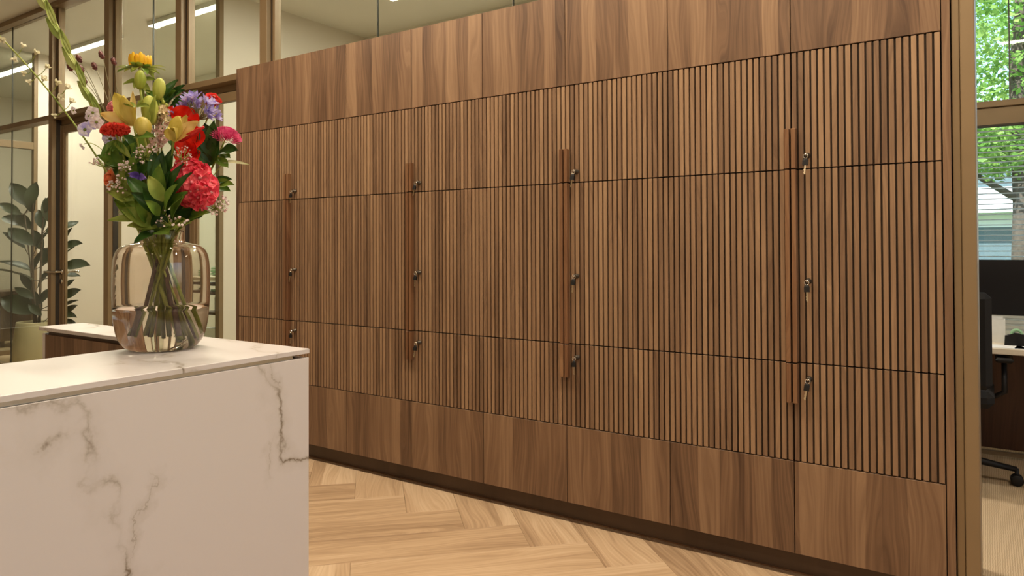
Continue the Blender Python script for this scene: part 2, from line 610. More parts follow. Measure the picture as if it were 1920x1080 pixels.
# right end wall with a window
mb = MB()
mb.box(XR, XR + 0.12, YB, -3.0, 0, CEIL).box(XR, XR + 0.12, 0.2, YF + 0.2, 0, CEIL)
mb.box(XR, XR + 0.12, -3.0, 0.2, 0, 0.8).box(XR, XR + 0.12, -3.0, 0.2, 2.6, CEIL)
struct(mb.build('wall_right', M['cream']), 'cream wall with a window at the right end', 'wall')
w2 = struct_empty('window_2', 'bronze framed window in the right end wall', 'window', (XR, -1.4, 0.8))
MB().box(0.05, 0.06, -1.6, 1.6, 0, 1.8).build('pane', M['win_glass'], w2)
for (a, b, c, d) in ((-1.6, 1.6, 0, 0.06), (-1.6, 1.6, 1.74, 1.8), (-1.6, -1.54, 0.06, 1.74), (1.54, 1.6, 0.06, 1.74), (-0.03, 0.03, 0.06, 1.74)):
    MB().box(0.01, 0.10, a, b, c, d).build('window_frame', M['bronze'], w2)

# facade behind the offices: solid except for the office window on the right
mb = MB()
WX0, WX1, WZ0, WZ1 = 3.0, 7.4, 0.85, 3.45
mb.box(XL, WX0, YF, YF + 0.15, 0, CEIL).box(WX1, XR, YF, YF + 0.15, 0, CEIL)
mb.box(WX0, WX1, YF, YF + 0.15, 0, WZ0).box(WX0, WX1, YF, YF + 0.15, WZ1, CEIL)
struct(mb.build('wall_facade', M['white_wall']), 'pale outer wall behind the offices', 'wall')
w1 = struct_empty('window_1', 'bronze framed office window looking out on green trees', 'window', (WX0, YF, WZ0))
WW, WH = WX1 - WX0, WZ1 - WZ0
zt0, zt1 = 2.10 - WZ0, 2.265 - WZ0
MB().bbox(0, WW, -0.02, 0.11, zt0, zt1 - 0.045, 0.004).build('transom', M['bronze'], w1)
MB().bbox(0, WW, -0.035, 0.11, zt1 - 0.044, zt1, 0.004).build('transom', M['bronze'], w1)
for (a, b, c, d) in ((0, WW, 0, 0.07), (0, WW, WH - 0.07, WH), (0, 0.07, 0.07, WH - 0.07), (WW - 0.07, WW, 0.07, WH - 0.07)):
    MB().box(a, b, 0.0, 0.10, c, d).build('window_frame', M['bronze'], w1)
jx = 4.218 - WX0
for (a, b) in ((0.07, jx - 0.004), (jx + 0.004, 2.6), (2.608, WW - 0.07)):
    MB().box(a, b, 0.05, 0.058, zt1, WH - 0.07).build('pane', M['win_glass'], w1)
MB().box(jx - 0.004, jx + 0.004, 0.045, 0.063, zt1, WH - 0.07).build('glazing_joint', M['glass_edge'], w1)
MB().box(0.07, WW - 0.07, 0.05, 0.058, 0.07, zt0).build('pane', M['win_glass'], w1)

# ------------------------------------------------------------------ glazed partition
part = struct_empty('wall_partition', 'bronze framed glass partition beside and above the walnut cabinets', 'glass wall', (0, YP, 0))
POSTS = [(-5.78, -5.70), (-3.60, -3.53), (-2.535, -2.455), (-1.405, -1.325), (-0.325, -0.245)]
for (a, b) in POSTS:
    MB().bbox(a, b, 0, 0.12, 0, CEIL - 0.05, 0.002).build('post', M['bronze'], part)
    MB().box(b, b + 0.008, 0.04, 0.085, 0, CEIL - 0.05).build('gasket', M['bronze_dark'], part)
    MB().bbox(b + 0.008, b + 0.035, 0.045, 0.10, 2.592, CEIL - 0.05, 0.001).build('glazing_bead', M['bronze'], part)
MB().bbox(XL, 4.055, 0, 0.12, CEIL - 0.05, CEIL - 0.001, 0.002).build('head_rail', M['bronze'], part)
RZ0, RZ1 = 2.545, 2.592
spans = [(XL, POSTS[0][0])] + [(POSTS[i][1], POSTS[i + 1][0]) for i in range(4)] + [(POSTS[4][1], 3.94)]
for (a, b) in spans:
    MB().bbox(a, b, 0, 0.115, RZ0, RZ1, 0.002).build('transom', M['bronze'], part)
# upper panes, butt-jointed
def panes(xs, z0, z1, y=0.07):
    for i in range(len(xs) - 1):
        MB().box(xs[i] + 0.003, xs[i + 1] - 0.003, y, y + 0.010, z0, z1).build('pane', M['pane'], part)
    for x in xs[1:-1]:
        MB().box(x - 0.003, x + 0.003, y - 0.001, y + 0.011, z0, z1).build('glazing_joint', M['glass_edge'], part)
panes([XL, -7.4, POSTS[0][0]], RZ1, CEIL - 0.05)
panes([POSTS[0][1], -4.60, POSTS[1][0]], RZ1, CEIL - 0.05)
panes([POSTS[1][1], POSTS[2][0]], RZ1, CEIL - 0.05)
panes([POSTS[2][1], -1.86, POSTS[3][0]], RZ1, CEIL - 0.05)
panes([POSTS[3][1], POSTS[4][0]], RZ1, CEIL - 0.05)
panes([POSTS[4][1], 0.79, 1.85, 2.9, 3.95], RZ1, CEIL - 0.05)
# lower panes without a door
panes([XL, -7.4, POSTS[0][0]], 0.05, RZ0)
panes([POSTS[0][1], -4.60, POSTS[1][0]], 0.05, RZ0)
panes([POSTS[2][1], -1.86, POSTS[3][0]], 0.05, RZ0)
panes([POSTS[4][1], 0.79, 1.85, 2.9, 3.95], 0.05, RZ0)
for (a, b) in [spans[0], spans[1], spans[3], spans[5]]:
    MB().bbox(a, b, 0.03, 0.11, 0.001, 0.05, 0.002).build('bottom_rail', M['bronze'], part)

# door leaves between the posts
def door_leaf(name, x0, x1, label, handle):
    d = struct_empty(name, label, 'door', (x0, YP, 0))
    wd = x1 - x0
    MB().bbox(0, wd, 0.085, 0.13, 2.496, 2.5445, 0.002).build('head_frame', M['bronze'], d)
    for (a, b) in ((0.0, 0.013), (wd - 0.013, wd)):
        MB().bbox(a, b, 0.074, 0.125, 0.0, 2.495, 0.002).build('jamb', M['bronze'], d)
    s = 0.05
    for (a, b) in ((0.016, 0.016 + s), (wd - 0.016 - s, wd - 0.016)):
        MB().bbox(a, b, 0.078, 0.122, 0.012, 2.49, 0.003).build('stile', M['bronze'], d)
    for (a, b) in ((0.012, 0.10), (2.417, 2.49)):
        MB().bbox(0.016 + s, wd - 0.016 - s, 0.078, 0.122, a, b, 0.003).build('rail', M['bronze'], d)
    for (a, b) in ((0.016 + s, 0.016 + s + 0.018), (wd - 0.034 - s, wd - 0.016 - s)):
        MB().box(a, b, 0.090, 0.112, 0.10, 2.417).build('glazing_bead', M['bronze'], d)
    MB().box(0.018 + s, wd - 0.018 - s, 0.097, 0.105, 0.10, 2.417).build('pane', M['pane'], d)
    if handle:
        hx = 0.042
        lv = MB()
        Mx = Matrix.Translation((hx, 0.078, 1.05)) @ Matrix.Rotation(PI / 2, 4, 'X')
        lv.lathe([(0.026, 0), (0.026, 0.008), (0.010, 0.009), (0.010, 0.05)], 20, Mx)
        lv.tube([(hx, 0.030, 1.05), (hx - 0.01, 0.024, 1.05), (hx - 0.03, -0.022, 1.05), (hx - 0.125, -0.026, 1.05)], 0.010, 10)
        o = lv.build('lever_handle', M['chrome'], d)
        o['label'] = 'brushed steel lever handle'
        MB().lathe([(0.026, 0), (0.026, 0.008), (0.018, 0.010)], 20, Matrix.Translation((hx, 0.078, 0.955)) @ Matrix.Rotation(PI / 2, 4, 'X')).build('key_rosette', M['chrome'], d)
        lv = MB()
        lv.lathe([(0.026, 0), (0.026, 0.008), (0.010, 0.009), (0.010, 0.05)], 20, Matrix.Translation((hx, 0.122, 1.05)) @ Matrix.Rotation(-PI / 2, 4, 'X'))
        lv.tube([(hx, 0.170, 1.05), (hx + 0.02, 0.173, 1.05), (hx + 0.135, 0.173, 1.05)], 0.010, 10)
        lv.build('lever_handle', M['chrome'], d)
    return d
door_leaf('door_1', POSTS[1][1], POSTS[2][0], 'bronze framed glass door with a steel lever handle near the rubber plant', True)
door_leaf('door_2', POSTS[3][1], POSTS[4][0], 'bronze framed glass door against the left end of the walnut cabinets', False)

# bronze post at the right end of the cabinets, edge of the office doorway
jb = struct_empty('trim_1', 'bronze doorway jamb between the walnut cabinets and the office', 'door frame', (3.952, 0, 0))
MB().bbox(0.0305, 0.0545, 0.012, 0.50, 0, CEIL - 0.05, 0.002).build('jamb_profile', M['bronze'], jb)
MB().bbox(0.0555, 0.0985, 0.002, 0.50, 0, CEIL - 0.05, 0.003).build('jamb_profile', M['bronze'], jb)

# cross partitions that divide the rooms behind the glass
def cross_wall(name, X, y_end, label):
    o = struct_empty(name, label, 'wall', (X, 0, 0))
    MB().box(-0.10, 0.0, y_end + 0.001, YF, 0, CEIL).build('wall_panel', M['cream'], o)
    MB().bbox(-0.060, 0.004, y_end - 0.045, y_end, 0, CEIL, 0.002).build('frame_post', M['bronze'], o)
    MB().box(-0.05, -0.042, YP + 0.14, y_end - 0.046, 2.585, CEIL).build('pane', M['pane'], o)
    MB().box(-0.05, -0.042, YP + 0.14, y_end - 0.046, 0.06, 2.50).build('pane', M['pane'], o)
    MB().bbox(-0.08, 0.002, YP + 0.13, y_end - 0.046, 2.50, 2.585, 0.002).build('transom', M['bronze'], o)
    MB().bbox(-0.08, 0.002, YP + 0.13, y_end - 0.046, 0.004, 0.06, 0.002).build('bottom_rail', M['bronze'], o)
    return o
cross_wall('wall_cross_1', -5.70, 1.18, 'cream cross wall with a glazed end behind the rubber plant')
cross_wall('wall_cross_2', -1.89, 1.17, 'cream cross wall with a glazed end between meeting room and office')

# ------------------------------------------------------------------ ceiling lamps
def lamp(x0, x1, y, label, group, watts, col):
    xc = (x0 + x1) / 2
    t = thing('linear_ceiling_light', label, 'ceiling light', (xc, y, CEIL), 0, group)
    h = (x1 - x0) / 2
    MB().bbox(-h - 0.012, h + 0.012, -0.052, 0.052, -0.045, -0.0005, 0.003).build('housing', M['lamp_body'], t)
    MB().box(-h, h, -0.042, 0.042, -0.051, -0.0455).build('diffuser', M['lamp'], t)
    ld = bpy.data.lights.new('lamp_light', 'AREA')
    ld.shape = 'RECTANGLE'
    ld.size, ld.size_y = 2 * h, 0.09
    ld.energy = watts
    ld.color = col
    lo = bpy.data.objects.new('lamp_light', ld)
    COL.objects.link(lo)
    lo.parent = t
    lo.location = (0, 0, -0.056)
    return t
lamp(-7.07, -5.93, 1.31, 'lit linear ceiling light at the far left behind the glass', 'linear ceiling lights behind the glass', ROOM_W, ROOM_COL)
lamp(-5.17, -4.05, 1.31, 'lit linear ceiling light behind the glass above the door', 'linear ceiling lights behind the glass', ROOM_W, ROOM_COL)
lamp(-3.36, -2.15, 1.31, 'lit linear ceiling light behind the glass nearest the walnut cabinets', 'linear ceiling lights behind the glass', ROOM_W, ROOM_COL)
for i, x in enumerate((-0.6, 1.5)):  # unseen lamps, added to light the office
    lamp(x, x + 1.15, 1.31, ('added unseen linear ceiling light in the office next to the cream cross wall', 'added unseen linear ceiling light in the middle of the office behind the cabinets')[i], 'added unseen ceiling lights in the office', ROOM_W, ROOM_COL)
lamp(5.6, 6.75, 1.31, 'added unseen linear ceiling light in the office beyond the doorway', 'added unseen ceiling lights in the office', ROOM_W * 0.4, ROOM_COL)  # another unseen lamp, added to brighten the office past the doorway
for i, x in enumerate((-0.65, 0.95, 2.6, 4.25)):
    lamp(x, x + 1.15, -1.15, 'linear ceiling light of the reception, facing the %s' % ('glass doors', 'left end of the cabinets', 'middle of the cabinets', 'office doorway end of the cabinets')[i], 'linear ceiling lights in the reception', LAMP_W, LAMP_COL)
for i, x in enumerate((2.3, 4.8)):
    lamp(x, x + 1.15, -3.9, 'linear ceiling light of the reception above the floor %s' % ('right behind the counter front', 'at the window end')[i], 'linear ceiling lights in the reception', LAMP_W * 0.5, LAMP_COL)

# ------------------------------------------------------------------ walnut cabinets
PIT = 0.5 / 21
NS = [21, 21, 21, 20, 20, 21, 21, 21]
XS = [0.0]
for n in NS:
    XS.append(XS[-1] + n * PIT)
XEND = XS[-1]
ZT, ZS1, ZM1, ZM2, ZS2, ZB = 2.459, 2.030, 1.577, 0.834, 0.455, 0.102
ROWS = [(ZS2, ZM2), (ZM2, ZM1), (ZM1, ZS1)]
ROWN = ['lower', 'middle', 'upper']
LOCKZ = [0.775, 1.147, 1.626]
HB, HT = 0.681, 1.733
GAP = 0.0024
SW = PIT * 0.70
slat_me = []
for (a, b) in ROWS:
    h = b - a
    me = MB().bbox(-SW / 2, SW / 2, 0.0, 0.0115, GAP, h - GAP, 0.0006).mesh('slat')
    me.materials.append(M['walnut_slat'])
    slat_me.append(me)
UNIT_LABEL = ['walnut cabinet unit with fluted doors at the far left end, beside the glass doors',
              'walnut cabinet unit with fluted doors, second from the glass doors',
              'walnut cabinet unit with fluted doors, third from the glass doors',
              'walnut cabinet unit with fluted doors nearest the office doorway']
KEYSIDE = ['leftmost handle', 'second handle from the left', 'third handle from the left', 'rightmost handle']


def lock_and_key(door, row, ui, X, z, doorloc):
    """X, z in the world; lock is a part of the door, the key hangs from it"""
    MB().lathe([(0.0115, 0), (0.0115, 0.004), (0.0095, 0.005), (0.0095, 0.021), (0.0075, 0.0225)], 16,
               Matrix.Translation((X - doorloc[0], -doorloc[1] + 0.002, z - doorloc[2])) @ Matrix.Rotation(PI / 2, 4, 'X')).build('lock', M['steel_dark'], door)
    kt = thing('key', 'folding key hanging from the %s lock beside the %s' % (ROWN[row], KEYSIDE[ui]), 'key', (X, -0.022, z), 0, 'keys in the cabinet locks')
    tilt = [(-6, 5, -3), (3, -4, 7), (-5, 2, 6), (8, -3, 2)][ui][row]
    R = Matrix.Rotation(math.radians(tilt), 4, 'Y') @ Matrix.Rotation(math.radians(-8), 4, 'X')
    # shank in the lock and hinge ring
    rg = MB()
    rg.tube([(0, 0.012, 0), (0, -0.012, 0)], 0.003, 8)
    ring = [(0.0085 * math.cos(2 * PI * i / 14), -0.012, -0.0085 * math.sin(2 * PI * i / 14) - 0.004) for i in range(15)]
    rg.tube(ring, 0.0016, 6, cap=False)
    rg.build('hinge_ring', M['chrome'], kt)
    hd = MB()
    hd.ball((0, 0, 0), 0.0125, 10, (0.82, 0.30, 1.0), None)
    hd.box(-0.0095, 0.0095, -0.0042, 0.0042, -0.017, 0.0)
    hd.xf = None
    hd.v = [tuple(Vector((0, -0.012, -0.010)) + (R @ (Vector(p) + Vector((0, 0, -0.013))))) for p in hd.v]
    hd.build('key_head', M['black'], kt)
    bl = MB()
    bl.box(-0.0026, 0.0026, -0.0009, 0.0009, -0.036, 0.0)
    bl.box(-0.0042, -0.0024, -0.0009, 0.0009, -0.032, -0.026).box(-0.0042, -0.0024, -0.0009, 0.0009, -0.021, -0.016)
    bl.v = [tuple(Vector((0, -0.012, -0.010)) + (R @ (Vector(p) + Vector((0, 0, -0.029))))) for p in bl.v]
    bl.build('key_blade', M['brass'], kt)


for ui in range(4):
    i0 = 2 * ui
    xa, xm, xb = XS[i0], XS[i0 + 1], XS[i0 + 2]
    root = thing('cabinet_unit', UNIT_LABEL[ui], 'cabinet', (xm, 0, 0), 0, 'walnut cabinet units along the partition')
    MB().box(xa - xm + 0.001, xb - xm - 0.001, 0.024, 0.385, ZB + 0.001, ZT).build('carcass', M['carcass'], root)
    for side, (p0, p1) in enumerate(((xa, xm), (xm, xb))):
        wd = p1 - p0
        # plain fascia panels above and below
        MB().bbox(GAP * 0.7, wd - GAP * 0.7, 0, 0.019, ZS1 + GAP * 0.8, ZT, 0.0006).build('upper_panel', M['walnut'], root, (p0 - xm, 0, 0))
        MB().bbox(GAP * 0.7, wd - GAP * 0.7, 0, 0.019, ZB, ZS2 - GAP * 0.8, 0.0006).build('lower_panel', M['walnut'], root, (p0 - xm, 0, 0))
        n = NS[i0 + side]
        for row, (z0, z1) in enumerate(ROWS):
            door = MB().box(GAP, wd - GAP, 0.0116, 0.023, GAP, z1 - z0 - GAP).build('door', M['walnut_back'], root, (p0 - xm, 0, z0))
            for k in range(n):
                link('slat', slat_me[row], None, door, ((k + 0.5) * PIT, 0, 0))
            # pull bar along the meeting edge
            h0, h1 = max(z0 + GAP, HB), min(z1 - GAP, HT)
            cx_ = (wd - PIT / 2) if side == 0 else PIT / 2
            bar = MB().bbox(-0.0083, 0.0083, -0.026, -0.0003, h0 - z0, h1 - z0, 0.0012).build('pull_bar', M['walnut_bar'], door, (cx_, 0, 0))
            bar['label'] = 'reddish solid walnut pull bar'
            if side == 1:
                lock_and_key(door, row, ui, xm + 2.45 * PIT, LOCKZ[row], (p0, 0, z0))

ep = tag(MB().bbox(-0.030, -0.001, 0.0, 0.385, 0.0, ZT, 0.0008).build('end_panel', M['walnut']), 'narrow walnut end panel closing the cabinets beside the glass doors', 'panel', 'cabinet end panels')
ep = tag(MB().bbox(XEND + 0.0015, XEND + 0.0265, 0.0, 0.385, 0.0, ZT + 1.2, 0.0008).build('end_panel', M['walnut']), 'narrow walnut end panel closing the cabinets beside the office doorway', 'panel', 'cabinet end panels')
pl = struct(MB().box(-0.001, XEND + 0.001, 0.066, 0.085, 0.006, ZB - 0.001).build('baseboard_cabinets', M['plinth']), 'dark brown recessed plinth under the walnut cabinets', 'plinth')
MB().box(-0.001, XEND + 0.001, 0.062, 0.090, 0.0003, 0.0058).build('bottom_strip', M['walnut_bar'], pl)

# ------------------------------------------------------------------ reception counter
CZ = 0.977
X1, X0, Y1, Y2 = 2.366, 1.894, -1.430, -1.594     # front edge, inner edge, outer end, inner edge of the arm
XA = 0.985                                         # left end of the arm
YN = -3.9                                          # near end, outside the picture
TH = 0.014
# L-shaped worktop
v2 = [(X1, YN), (X1, Y1), (XA, Y1), (XA, Y2), (X0, Y2), (X0, YN)]
mb = MB()
c = 0.0015
def inset(poly, d):
    out_ = []
    n = len(poly)
    for i in range(n):
        p0_, p_, p1_ = Vector(poly[i - 1]), Vector(poly[i]), Vector(poly[(i + 1) % n])
        d0 = (p_ - p0_).normalized(); d1 = (p1_ - p_).normalized()
        n0 = Vector((-d0.y, d0.x)); n1 = Vector((-d1.y, d1.x))
        out_.append(p_ + (n0 + n1) * d)
    return out_
vi = inset(v2, c)
lay = [[(p[0], p[1], CZ - TH) for p in v2], [(p[0], p[1], CZ - c) for p in v2], [(p[0], p[1], CZ) for p in vi]]
V = lay[0] + lay[1] + lay[2]
Fs = []
for L_ in (0, 1):
    for i in range(6):
        j = (i + 1) % 6
        Fs.append((L_ * 6 + i, L_ * 6 + j, L_ * 6 + 6 + j, L_ * 6 + 6 + i))
Fs.append(tuple(range(5, -1, -1)))
Fs.append(tuple(range(12, 18)))
mb.add(V, Fs)
tag(mb.build('countertop', M['marble']), 'thin L-shaped marble worktop of the reception counter', 'countertop')

ct = thing('reception_counter', 'white marble fronted reception counter under the vase of flowers', 'counter', (X1, Y1, 0))
o_ = Vector((X1, Y1, 0))
PZ = CZ - TH - 0.0125
MB().bbox(-0.024, -0.001, YN - Y1, -0.001, 0.0, PZ, 0.001).build('front_panel', M['marble'], ct)
MB().bbox(XA - X1 + 0.02, -0.0245, -0.025, -0.001, 0.0, PZ, 0.001).build('side_panel', M['marble'], ct)
# metal shadow-gap strip under the worktop
MB().box(-0.014, -0.009, YN - Y1, -0.055, PZ + 0.0008, CZ - TH - 0.0005).build('shadow_gap_strip', M['alu'], ct)
MB().box(XA - X1 + 0.03, -0.0145, -0.060, -0.055, PZ + 0.0008, CZ - TH - 0.0005).build('shadow_gap_strip', M['alu'], ct)
# inner faces in walnut, white end of the arm
ip = MB().bbox(XA - X1 + 0.026, X0 - X1 - 0.001, Y2 - Y1 + 0.012, Y2 - Y1 + 0.030, 0.0, PZ - 0.004, 0.0008).build('inner_panel', M['walnut'], ct)
ip['label'] = 'walnut panel on the inside of the counter'
MB().box(XA - X1 + 0.03, X0 - X1, Y2 - Y1 + 0.024, Y2 - Y1 + 0.028, PZ - 0.004, CZ - TH - 0.0005).build('shadow_gap_strip', M['plinth'], ct)
MB().bbox(XA - X1 + 0.004, XA - X1 + 0.0255, Y2 - Y1 + 0.012, -0.026, 0.0, PZ, 0.001).build('end_panel', M['marble'], ct)
MB().bbox(X0 - X1 + 0.002, X0 - X1 + 0.020, YN - Y1, Y2 - Y1 - 0.001, 0.0, PZ, 0.0008).build('inner_panel', M['walnut'], ct)
MB().box(X0 - X1 + 0.022, -0.032, YN - Y1 + 0.02, -0.065, PZ - 0.02, CZ - TH - 0.0005).build('core', M['walnut_back'], ct)

# ------------------------------------------------------------------ vase, water
VB = on_z(303, 654.0, CZ) + Vector((0, 0, 0.0006))
VD = (VB - CAM).dot(FW)
vase = thing('vase', 'rounded clear glass vase half filled with water on the marble counter', 'vase', VB)
outer = [(0.0, 0.0), (0.070, 0.0), (0.092, 0.004), (0.110, 0.020), (0.122, 0.045), (0.130, 0.085), (0.1345, 0.140), (0.1355, 0.200), (0.1340, 0.250),
         (0.1300, 0.280), (0.1220, 0.299), (0.1080, 0.3115), (0.0880, 0.3185), (0.0700, 0.323), (0.0630, 0.330), (0.0615, 0.345), (0.0620, 0.358)]
inner = [(0.0605, 0.3595), (0.0590, 0.345), (0.0600, 0.328), (0.0690, 0.320), (0.0870, 0.3155), (0.1065, 0.3085), (0.1198, 0.2965), (0.1275, 0.279),
         (0.1315, 0.249), (0.1330, 0.200), (0.1318, 0.140), (0.1270, 0.086), (0.1185, 0.048), (0.1060, 0.026), (0.0890, 0.013), (0.0680, 0.010), (0.0, 0.010)]


def dense(prof, n=3):
    out_ = []
    for i in range(len(prof) - 1):
        p0_ = prof[max(i - 1, 0)]; p1_ = prof[i]; p2_ = prof[i + 1]; p3_ = prof[min(i + 2, len(prof) - 1)]
        for k in range(n):
            t = k / n
            q_ = []
            for d in (0, 1):
                a, b, c_, e = p0_[d], p1_[d], p2_[d], p3_[d]
                q_.append(0.5 * (2 * b + (c_ - a) * t + (2 * a - 5 * b + 4 * c_ - e) * t * t + (3 * b - a - 3 * c_ + e) * t ** 3))
            out_.append((max(q_[0], 0.0), q_[1]))
    out_.append(prof[-1])
    return out_


MB().lathe(dense(outer) + dense(inner), 72).build('glass_body', M['vase'], vase)
WZ = 0.132
wprof = [(max(r - 0.0006 + 0.0012, 0) if r > 0 else 0.0, z - 0.0006) for (r, z) in reversed(dense(inner)) if z < WZ - 0.002]
wprof += [(0.1322, WZ), (0.0, WZ)]
tag(MB().lathe(wprof, 72).build('water', M['water'], None, VB), 'clear water standing in the glass vase', 'water')

# ------------------------------------------------------------------ flowers
FM = {
    'stem': two_tone('stem_green', (0.20, 0.26, 0.04), (0.36, 0.40, 0.08), translucent=0.08),
    'stem_brown': two_tone('stem_brown', (0.055, 0.028, 0.020), (0.11, 0.06, 0.04), translucent=0.0, scale=60),
    'stem_dry': two_tone('stem_dry', (0.13, 0.11, 0.05), (0.20, 0.17, 0.08), translucent=0.0),
    'leaf_dark': two_tone('leaf_dark', (0.016, 0.052, 0.010), (0.045, 0.110, 0.018), translucent=0.18, rough=0.38),
    'leaf_mid': two_tone('leaf_mid', (0.080, 0.165, 0.018), (0.165, 0.260, 0.034), translucent=0.22),
    'leaf_light': two_tone('leaf_light', (0.20, 0.27, 0.04), (0.36, 0.41, 0.09), translucent=0.28),
    'leaf_pale': two_tone('leaf_pale', (0.42, 0.44, 0.22), (0.55, 0.52, 0.32), translucent=0.2),
    'bud': two_tone('bud_green', (0.30, 0.36, 0.045), (0.47, 0.50, 0.10), translucent=0.15, stretch=(3, 3, 0.7)),
    'glad': two_tone('gladiolus_bud', (0.26, 0.33, 0.07), (0.42, 0.46, 0.16), translucent=0.15),
    'lily': two_tone('lily_petal', (0.50, 0.40, 0.06), (0.66, 0.54, 0.15), translucent=0.25, stretch=(3, 3, 0.6)),
    'lily_peach': two_tone('lily_petal_peach', (0.66, 0.44, 0.13), (0.70, 0.54, 0.22), translucent=0.25),
    'sun': two_tone('sunflower_petal', (0.72, 0.36, 0.01), (0.80, 0.50, 0.02), translucent=0.2),
    'sun_core': two_tone('sunflower_core', (0.12, 0.05, 0.01), (0.36, 0.18, 0.02), scale=90, translucent=0.0),
    'red': two_tone('anthurium_red', (0.66, 0.012, 0.006), (0.80, 0.030, 0.012), translucent=0.12, rough=0.25),
    'celosia': two_tone('celosia_red', (0.62, 0.012, 0.008), (0.85, 0.06, 0.03), translucent=0.15, scale=120),
    'spadix': two_tone('spadix_red', (0.42, 0.008, 0.010), (0.55, 0.02, 0.02), translucent=0.0, scale=90),
    'pink_hot': two_tone('hydrangea_pink', (0.76, 0.035, 0.085), (0.92, 0.17, 0.20), translucent=0.25, scale=40),
    'mum': two_tone('chrysanthemum_pink', (0.62, 0.05, 0.19), (0.80, 0.20, 0.36), translucent=0.2, scale=60),
    'rose_pink': two_tone('rose_pink', (0.80, 0.12, 0.20), (0.85, 0.42, 0.42), translucent=0.2),
    'rose_red': two_tone('rose_red_white', (0.80, 0.06, 0.05), (0.86, 0.58, 0.46), lo=0.52, hi=0.60, translucent=0.2, scale=45),
    'orange': two_tone('orange_petal', (0.78, 0.13, 0.03), (0.80, 0.28, 0.12), translucent=0.2),
    'violet': two_tone('violet_petal', (0.18, 0.10, 0.45), (0.28, 0.18, 0.60), translucent=0.2),
    'agap': two_tone('agapanthus_petal', (0.30, 0.23, 0.62), (0.60, 0.54, 0.80), translucent=0.25, scale=50),
    'lilac': two_tone('delphinium_petal', (0.45, 0.40, 0.74), (0.78, 0.74, 0.82), translucent=0.25, scale=70),
    'lilac_pale': two_tone('delphinium_pale', (0.66, 0.56, 0.66), (0.80, 0.74, 0.74), translucent=0.25, scale=70),
    'cream_bud': two_tone('cream_bud', (0.60, 0.55, 0.34), (0.74, 0.70, 0.52), translucent=0.15),
    'stock': two_tone('stock_cream', (0.70, 0.56, 0.34), (0.80, 0.70, 0.48), translucent=0.25),
    'blush': two_tone('blush_floret', (0.78, 0.50, 0.48), (0.84, 0.70, 0.66), translucent=0.25),
    'gyp': two_tone('gypsophila', (0.82, 0.56, 0.58), (0.86, 0.78, 0.76), translucent=0.2, scale=120),
    'burnet': two_tone('burnet_head', (0.075, 0.018, 0.018), (0.16, 0.045, 0.038), translucent=0.0, scale=160),
}


def petal(L, W, bend=0.6, cup=0.15, nose=0.5, ns=7, nw=4, wave=0.0, tip=0.0):
    """a curved petal or leaf: base at the origin, along +Z, face towards +Y, bends towards -Y; returns (verts, faces).
    nose: where along it the widest place is"""
    V, Fs = [], []
    y = z = 0.0
    pe = math.log(0.5) / math.log(nose)
    for i in range(ns + 1):
        t = i / ns
        if i:
            a = bend * (i - 0.5) / ns
            y -= math.sin(a) * L / ns
            z += math.cos(a) * L / ns
        wdt = W * 0.5 * max(math.sin(PI * t ** pe), 0.0) ** 0.75
        wdt = max(wdt, W * 0.03 if i < ns else W * tip + 0.0002)
        for k in range(nw + 1):
            u = 2 * k / nw - 1
            V.append(Vector((u * wdt, y + cup * W * u * u * min(1, t * 3) + wave * W * math.sin(9 * t + 2.5 * u) * abs(u), z)))
    for i in range(ns):
        for k in range(nw):
            a = i * (nw + 1) + k
            Fs.append((a, a + 1, a + nw + 2, a + nw + 1))
    return V, Fs


def frame(p, d, face):
    """matrix with local Z along d and local Y towards face"""
    z = Vector(d).normalized()
    yv = Vector(face) - z * Vector(face).dot(z)
    if yv.length < 1e-4:
        yv = z.orthogonal()
    yv.normalize()
    x = yv.cross(z)
    Mx = Matrix((x, yv, z)).transposed().to_4x4()
    Mx.translation = p
    return Mx


TO_CAM = -FW
NECK = VB + Vector((0, 0, 0.335))


def bez(a, b, c_, n=8):
    return [a * (1 - t) ** 2 + b * 2 * t * (1 - t) + c_ * t * t for t in [i / n for i in range(n + 1)]]


def B(px, py, d=0.0):
    """a point of the bouquet: picture position plus distance in front of (-) or behind (+) the vase axis"""
    return at_depth(px, py, VD + d)


